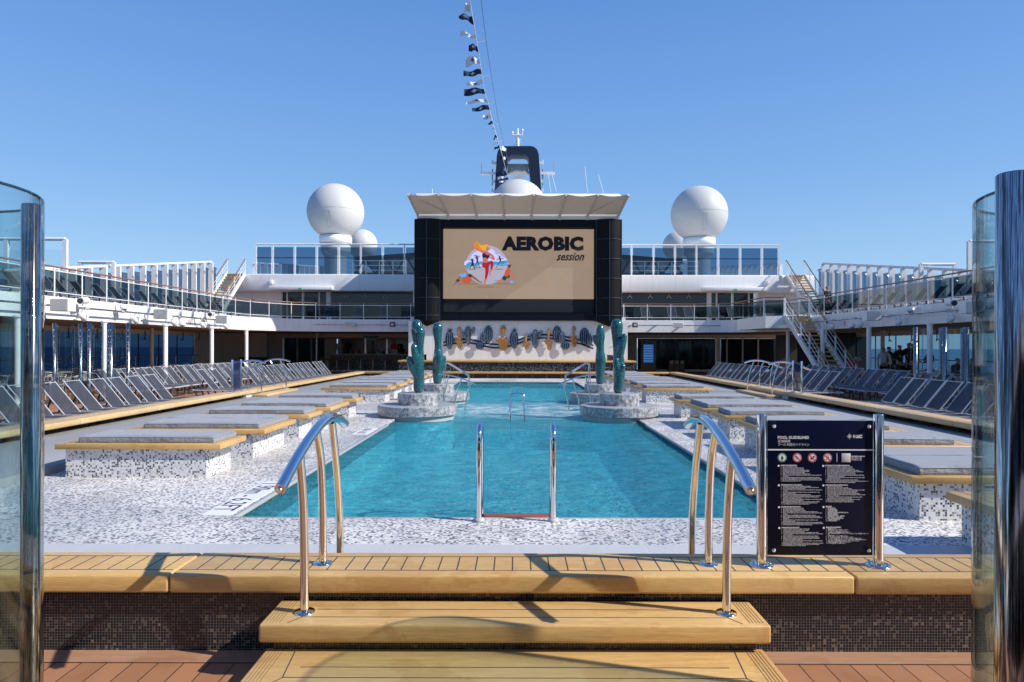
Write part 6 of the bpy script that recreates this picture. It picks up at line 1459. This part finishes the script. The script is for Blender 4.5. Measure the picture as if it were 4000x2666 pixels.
def person(loc, yaw, shirt, trousers, label, arms='down', seated=False, lean=0., hair=HAIR, s=1.):
    t = thing('person', label, 'person', loc); t.rotation_euler = (0, 0, yaw); t.scale = (s, s, s)
    hz = .92 if not seated else .50
    ly = lean
    P = {'pel': (0, 0, hz, .125, .10), 'wa': (0, ly * .3, hz + .2, .12, .095), 'ch': (0, ly * .7, hz + .40, .15, .11), 'sh': (0, ly, hz + .53, .10, .08), 'nk': (0, ly, hz + .60, .05, .055), 'hd': (0, ly + .01, hz + .70, .068, .085), 'hd2': (0, ly + .01, hz + .80, .06, .075)}
    if seated: lg = [(.10, .0, hz - .02, .08), (.13, .42, hz - .02, .06), (.13, .44, .26, .05), (.13, .44, .07, .035), (.13, .56, .03, .035)]
    else: lg = [(.09, 0, hz - .08, .085), (.11, .02, .50, .062), (.12, 0, .26, .055), (.12, -.01, .07, .038), (.125, .12, .03, .035)]
    sz = hz + .50
    if arms == 'down': ar = [(.20, ly, sz, .055), (.25, ly, sz - .28, .042), (.24, ly + .08, sz - .50, .032), (.235, ly + .12, sz - .57, .03)]
    else: ar = [(.20, ly, sz, .055), (.26, ly + .08, sz - .26, .042), (.16, ly + .30, sz - .18, .032), (.12, ly + .37, sz - .16, .03)]
    nodes = [P['pel'], P['wa'], P['ch'], P['sh'], P['nk'], P['hd'], P['hd2']]; edges = [(i, i + 1) for i in range(6)]
    for sx in (-1, 1):
        b = len(nodes); nodes += [(sx * a[0], *a[1:]) for a in lg]; edges += [(0, b)] + [(b + i, b + i + 1) for i in range(4)]
        b = len(nodes); nodes += [(sx * a[0], *a[1:]) for a in ar]; edges += [(3, b)] + [(b + i, b + i + 1) for i in range(3)]
        hnd = ar[-1]
        for f in range(5):                                    # fingers and thumb
            b2 = len(nodes); fx = (f - 1.5) * .018 if f < 4 else -.04; L = (.075, .085, .08, .065, .05)[f]
            nodes.append((sx * hnd[0] + fx * .4, hnd[1] + .02, hnd[2] - .02 - L, .008)); edges.append((b + 3, b2))
    skin_mesh('body', nodes, edges, SKIN, t)
    g = .012; n2 = [(P['wa'][0], P['wa'][1], hz + .02, .14, .115), (*P['wa'][:3], .135, .11), (*P['ch'][:3], .165, .125), (*P['sh'][:3], .11, .09), (P['nk'][0], P['nk'][1], P['nk'][2] - .03, .062)]
    e2 = [(0, 1), (1, 2), (2, 3), (3, 4)]
    for sx in (-1, 1):
        b = len(n2); n2 += [(sx * a[0], a[1], a[2], a[3] + .014) for a in ar[:3]]; e2 += [(3, b), (b, b + 1), (b + 1, b + 2)]
    skin_mesh('shirt', n2, e2, shirt, t)
    n3 = [(0, 0, hz + .03, .13, .11)]; e3 = []
    for sx in (-1, 1):
        b = len(n3); n3 += [(sx * a[0], a[1], a[2], a[3] + .014) for a in lg[:4]]; e3 += [(0, b), (b, b + 1), (b + 1, b + 2), (b + 2, b + 3)]
    skin_mesh('trousers', n3, e3, trousers, t)
    skin_mesh('hair', [(0, ly - .02, hz + .80, .085, .09), (0, ly - .05, hz + .72, .07, .06), (0, ly - .055, hz + .66, .05, .05)], [(0, 1), (1, 2)], hair, t)
    m = MB(); 
    for sx in (-1, 1): m.lathe([(0, -.008), (.010, 0), (0, .008)], 6, M=Matrix.Translation((sx * .03, ly + .098, hz + .745)))
    m.lathe([(0, -.02), (.014, 0), (0, .02)], 6, M=Matrix.Translation((0, ly + .103, hz + .715))); m.box(-.022, .022, ly + .088, ly + .095, hz + .672, hz + .68)
    loc_build(m, 'face', HAIR, t)
    return t
BL = flat('black_cloth', (.01, .01, .012), .8); WH = flat('white_cloth', (.65, .65, .68), .8); BU = flat('navy_cloth', (.02, .03, .06), .8); OR = flat('brown_cloth', (.18, .07, .03), .8)
def px_at(px, d): return ((px - VX) * d / F, d, 0)
person(px_at(3452, 30.2), PI * .9, WH, BL, 'person in a white sweatshirt seen from behind beside the right inner windows', 'down', lean=.05, s=.98)
person(px_at(3474, 31.0), -PI / 2, BL, BL, 'person in black looking sideways just behind the one in white', 'bent')
person(px_at(3515, 29.6), PI, BL, BU, 'broad person in black seen from behind between the two groups', 'bent', s=1.04)
person(px_at(3551, 29.4), PI / 2 + .4, BL, BL, 'bald-shaved person in black facing left at the edge of the curved glass', 'bent', s=1.1, hair=flat('short_brown_hair', (.08, .04, .03)))
person(px_at(3567, 28.6), PI / 2, BL, BL, 'dark-haired person in black pressed against the curved glass edge', 'down', s=1.08)
person(px_at(3487, 32.5), PI, BL, BL, 'seated person in black behind the gap between the standing ones', 'bent', seated=True)
person(px_at(3632, 25.4), PI / 2, BU, BL, 'person in dark blue seen through the curved glass on the right', 'bent', s=.95)
person(px_at(3742, 25.2), PI, BU, BL, 'seated person in navy behind the right curved glass', 'bent', seated=True)
person(px_at(3795, 25.0), PI * .8, OR, BL, 'seated person in brown near the right edge behind the curved glass', 'bent', seated=True)
p_ = px_at(3232, 36.3); person((p_[0], p_[1], BZ1 + .0), PI + .5, BL, BL, 'dark-haired person in black standing on the right balcony by the stairs', 'down', s=1.0)
p_ = px_at(1560, 46.0); person((p_[0], p_[1], 0), PI, BL, BL, 'barely visible bartender in black behind the bar', 'bent')
# red banner stand
t = thing('banner_stand', 'red cloth trolley with a small grey sign box on top, under the right balcony', 'trolley', px_at(3345, 32))
x = px_at(3345, 32)[0]
m = MB(); m.rbox(x - .24, x + .17, 31.9, 32.3, .25, 1.02, .03, 2); m.build('red_cloth', M['red'], t)
m = MB(); m.rbox(x - .14, x + .14, 31.85, 31.95, 1.06, 1.26, .01, 1); m.tube([(x, 31.9, 0), (x, 31.9, 1.06)], .02, 6); m.build('sign_box', M['lgrey'], t)
# ================================================================= curved glass windbreak clusters in the distance and the near cylinders
def glass_post_cluster(sg, label, d, xs, top, gap):
    t = thing('curved_windbreak', label, 'glass windbreak', (xs[0], d, 0), 'curved glass windbreaks with steel posts')
    for i, x in enumerate(xs):
        y = d + (i % 2) * .5
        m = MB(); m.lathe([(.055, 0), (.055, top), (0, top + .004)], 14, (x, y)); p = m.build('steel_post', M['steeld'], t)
        m = MB()
        for q in range(12): m.lathe([(.018, 0), (0, .012)], 6, M=Matrix.Translation((x - sg * .02, y - .055, .2 + q * (top - .4) / 11)) @ Matrix.Rotation(PI / 2, 4, 'X'))
        m.build('bolts', M['lgrey'], p)
    for i in range(len(xs) - 1):
        a, b_ = xs[i], xs[i + 1]; n = 10; m = MB(); ring = []
        cx = (a + b_) / 2; r = abs(b_ - a) / 2
        pts = [(cx - r * math.cos(PI * j / n), d + .25 - (r * 1.1 + .1) * math.sin(PI * j / n)) for j in range(n + 1)]
        vs = [(x, y, .1) for x, y in pts] + [(x, y, top - .03) for x, y in pts]
        m.add(vs, [(j, j + 1, n + 2 + j, n + 1 + j) for j in range(n)], 0, True); m.build('curved_pane', M['glass_clear'], t)
glass_post_cluster(-1, 'curved glass windbreak with steel posts between the left lounger rows', 19.6, [-13.28, -12.85, -12.28, -12.02, -11.66, -11.45][::1], 2.33, 0)
glass_post_cluster(1, 'curved glass windbreak with steel posts behind the right lounger rows', 19.4, [11.32, 11.62, 12.15, 12.35, 12.78, 12.98], 2.27, 0)
glass_post_cluster(-1, 'curved glass windbreak seen through the near left glass', 19.0, [-14.6, -14.25, -13.95, -13.6], 2.33, 0)
def near_glass(x, y, r, top, a0, a1, label, post):
    t = thing('curved_windbreak', label, 'glass windbreak', (x, y, 0))
    m = MB(); n = 40
    for rr, fl in ((r, 1), (r - .012, -1)):
        vs = []
        for j in range(n + 1):
            a = a0 + (a1 - a0) * j / n; vs += [(x + rr * math.cos(a), y + rr * math.sin(a), 0.0), (x + rr * math.cos(a), y + rr * math.sin(a), top)]
        m.add(vs, [(2 * j, 2 * j + 2, 2 * j + 3, 2 * j + 1) if fl > 0 else (2 * j, 2 * j + 1, 2 * j + 3, 2 * j + 2) for j in range(n)], 0, True)
    m.build('curved_pane', M['glass_clear'], t)
    m = MB(); m.tube([(x + (r - .006) * math.cos(a0 + (a1 - a0) * j / n), y + (r - .006) * math.sin(a0 + (a1 - a0) * j / n), top) for j in range(n + 1)], .0055, 6)
    e = a0 + (a1 - a0); 
    for a in (a0, a1): m.tube([(x + (r - .006) * math.cos(a), y + (r - .006) * math.sin(a), 0), (x + (r - .006) * math.cos(a), y + (r - .006) * math.sin(a), top)], .0055, 6)
    m.build('glass_edge', plain('green_glass_edge', (.02, .05, .06), .15), t)
    if post:
        px_, py_, pr, pt = post
        m = MB(); m.lathe([(0, pt), (pr - .003, pt), (pr, pt - .003), (pr, 0)], 28, (px_, py_)); m.build('steel_post', M['chrome_painted'], t)
        m = MB(); m.lathe([(pr + .002, .02), (.09, .018), (.10, .0)], 28, (px_, py_)); m.build('base_plate', M['chrome'], t)
    return t
near_glass(-2.22, 2.40, .46, 2.255, -PI, PI, 'clear curved glass cylinder with steel post at the left edge of the picture', (-1.816, 2.55, .032, 2.225))
near_glass(2.15, 2.40, .46, 2.25, PI * .3, PI * 1.55, 'clear curved glass windbreak at the right edge of the picture', None)
t = thing('steel_post', 'thick mirror-polished steel post at the right edge of the picture', 'post', (1.40, 1.93, 0))
m = MB(); m.lathe([(0, 2.192), (.041, 2.192), (.046, 2.187), (.046, 0)], 36, (1.405, 1.93)); m.build('shaft', M['chrome_painted'], t)
m = MB(); m.lathe([(.047, .03), (.11, .028), (.12, 0)], 30, (1.405, 1.93)); m.build('base_plate', M['chrome'], t)
# unseen deckhouse added behind the camera so the polished steel mirrors something dark
b = thing('added_rear_deckhouse', 'unseen added deckhouse with white fascia and dark glass, mirrored by the steel posts', 'deckhouse', (0, -5, 0))
m = MB(); m.box(-14, 14, -6, -4.4, 2.5, 3.2); m.build('fascia', M['white'], b)
m = MB(); m.box(-14, 14, -6, -5.2, 3.2, 5.9); m.build('upper_glazing', M['glass_dark'], b)
m = MB(); m.box(-14, 14, -6, -4.9, 5.9, 6.8); m.build('roof_edge', M['white'], b)
for i in range(12):
    m = MB(); m.box(-13.9 + i * 2.3, -11.7 + i * 2.3, -5.0, -4.95, .15, 2.5); m.build('glass_door', M['glass_dark'], b)
    m = MB(); m.box(-11.7 + i * 2.3, -11.6 + i * 2.3, -5.05, -4.9, 0, 2.5); m.build('door_frame', M['mgrey'], b)
for i in range(5):
    m = MB(); m.lathe([(.09, 0), (.09, 2.5)], 12, (-10 + i * 5, -4.0)); m.build('column', M['white'], b)
# ================================================================= light and camera
w = bpy.data.worlds.new('World'); S.world = w; w.use_nodes = True
nt = w.node_tree; bg = nt.nodes['Background']
sky = nt.nodes.new('ShaderNodeTexSky'); sky.sky_type = 'NISHITA'; sky.sun_disc = False
SD = Vector((.769, -.216, .602)).normalized()
sky.sun_elevation = math.asin(SD.z); sky.sun_rotation = math.atan2(SD.x, SD.y)
sky.altitude = 20; sky.air_density = 1.0; sky.dust_density = .3; sky.ozone_density = 2.5
EXPO = .62
def lin(c): return tuple((((x / 255 + .055) / 1.055) ** 2.4) / 2 ** EXPO / .11 for x in c)
tc = nt.nodes.new('ShaderNodeTexCoord'); sx_ = nt.nodes.new('ShaderNodeSeparateXYZ'); nt.links.new(tc.outputs['Generated'], sx_.inputs[0])
rp2 = nt.nodes.new('ShaderNodeValToRGB'); nt.links.new(sx_.outputs[2], rp2.inputs[0]); cr = rp2.color_ramp
st2 = [(0., (172, 209, 239)), (.08, (154, 199, 241)), (.22, (126, 177, 236)), (.34, (109, 163, 232)), (.46, (91, 146, 221)), (1., (50, 96, 185))]
while len(cr.elements) < len(st2): cr.elements.new(.5)
for e, (p, c_) in zip(cr.elements, st2): e.position = p; e.color = (*[min(x, 1e3) for x in lin(c_)], 1)
mx_ = nt.nodes.new('ShaderNodeMix'); mx_.data_type = 'RGBA'; mx_.inputs[0].default_value = .8
nt.links.new(sky.outputs[0], mx_.inputs[6]); nt.links.new(rp2.outputs[0], mx_.inputs[7])
nt.links.new(mx_.outputs[2], bg.inputs[0]); bg.inputs[1].default_value = .11
L = bpy.data.lights.new('sun', 'SUN'); L.energy = 3.8; L.angle = math.radians(.5); L.color = (1, .95, .88)
lo = bpy.data.objects.new('sun', L); COL.objects.link(lo); lo.rotation_euler = (-SD).to_track_quat('-Z', 'Y').to_euler(); lo.location = (20, -8, 30)
cam = bpy.data.cameras.new('camera'); co_ = bpy.data.objects.new('camera', cam); COL.objects.link(co_)
cam.sensor_width = 36; cam.lens = F / 4000 * 36; cam.shift_x = -20 / 4000; cam.shift_y = 20 / 4000; cam.clip_end = 20000; cam.clip_start = .05
co_.matrix_world = Matrix.Translation((0, 0, EYE)) @ Matrix.Rotation(PI / 2, 4, 'X') @ Matrix.Rotation(.0025, 4, 'Z')
S.camera = co_
S.view_settings.view_transform = 'Standard'; S.view_settings.look = 'None'; S.view_settings.exposure = EXPO; S.view_settings.gamma = 1
S.cycles.max_bounces = 10; S.cycles.transparent_max_bounces = 24; S.cycles.use_denoising = True
S.cycles.sample_clamp_indirect = 6
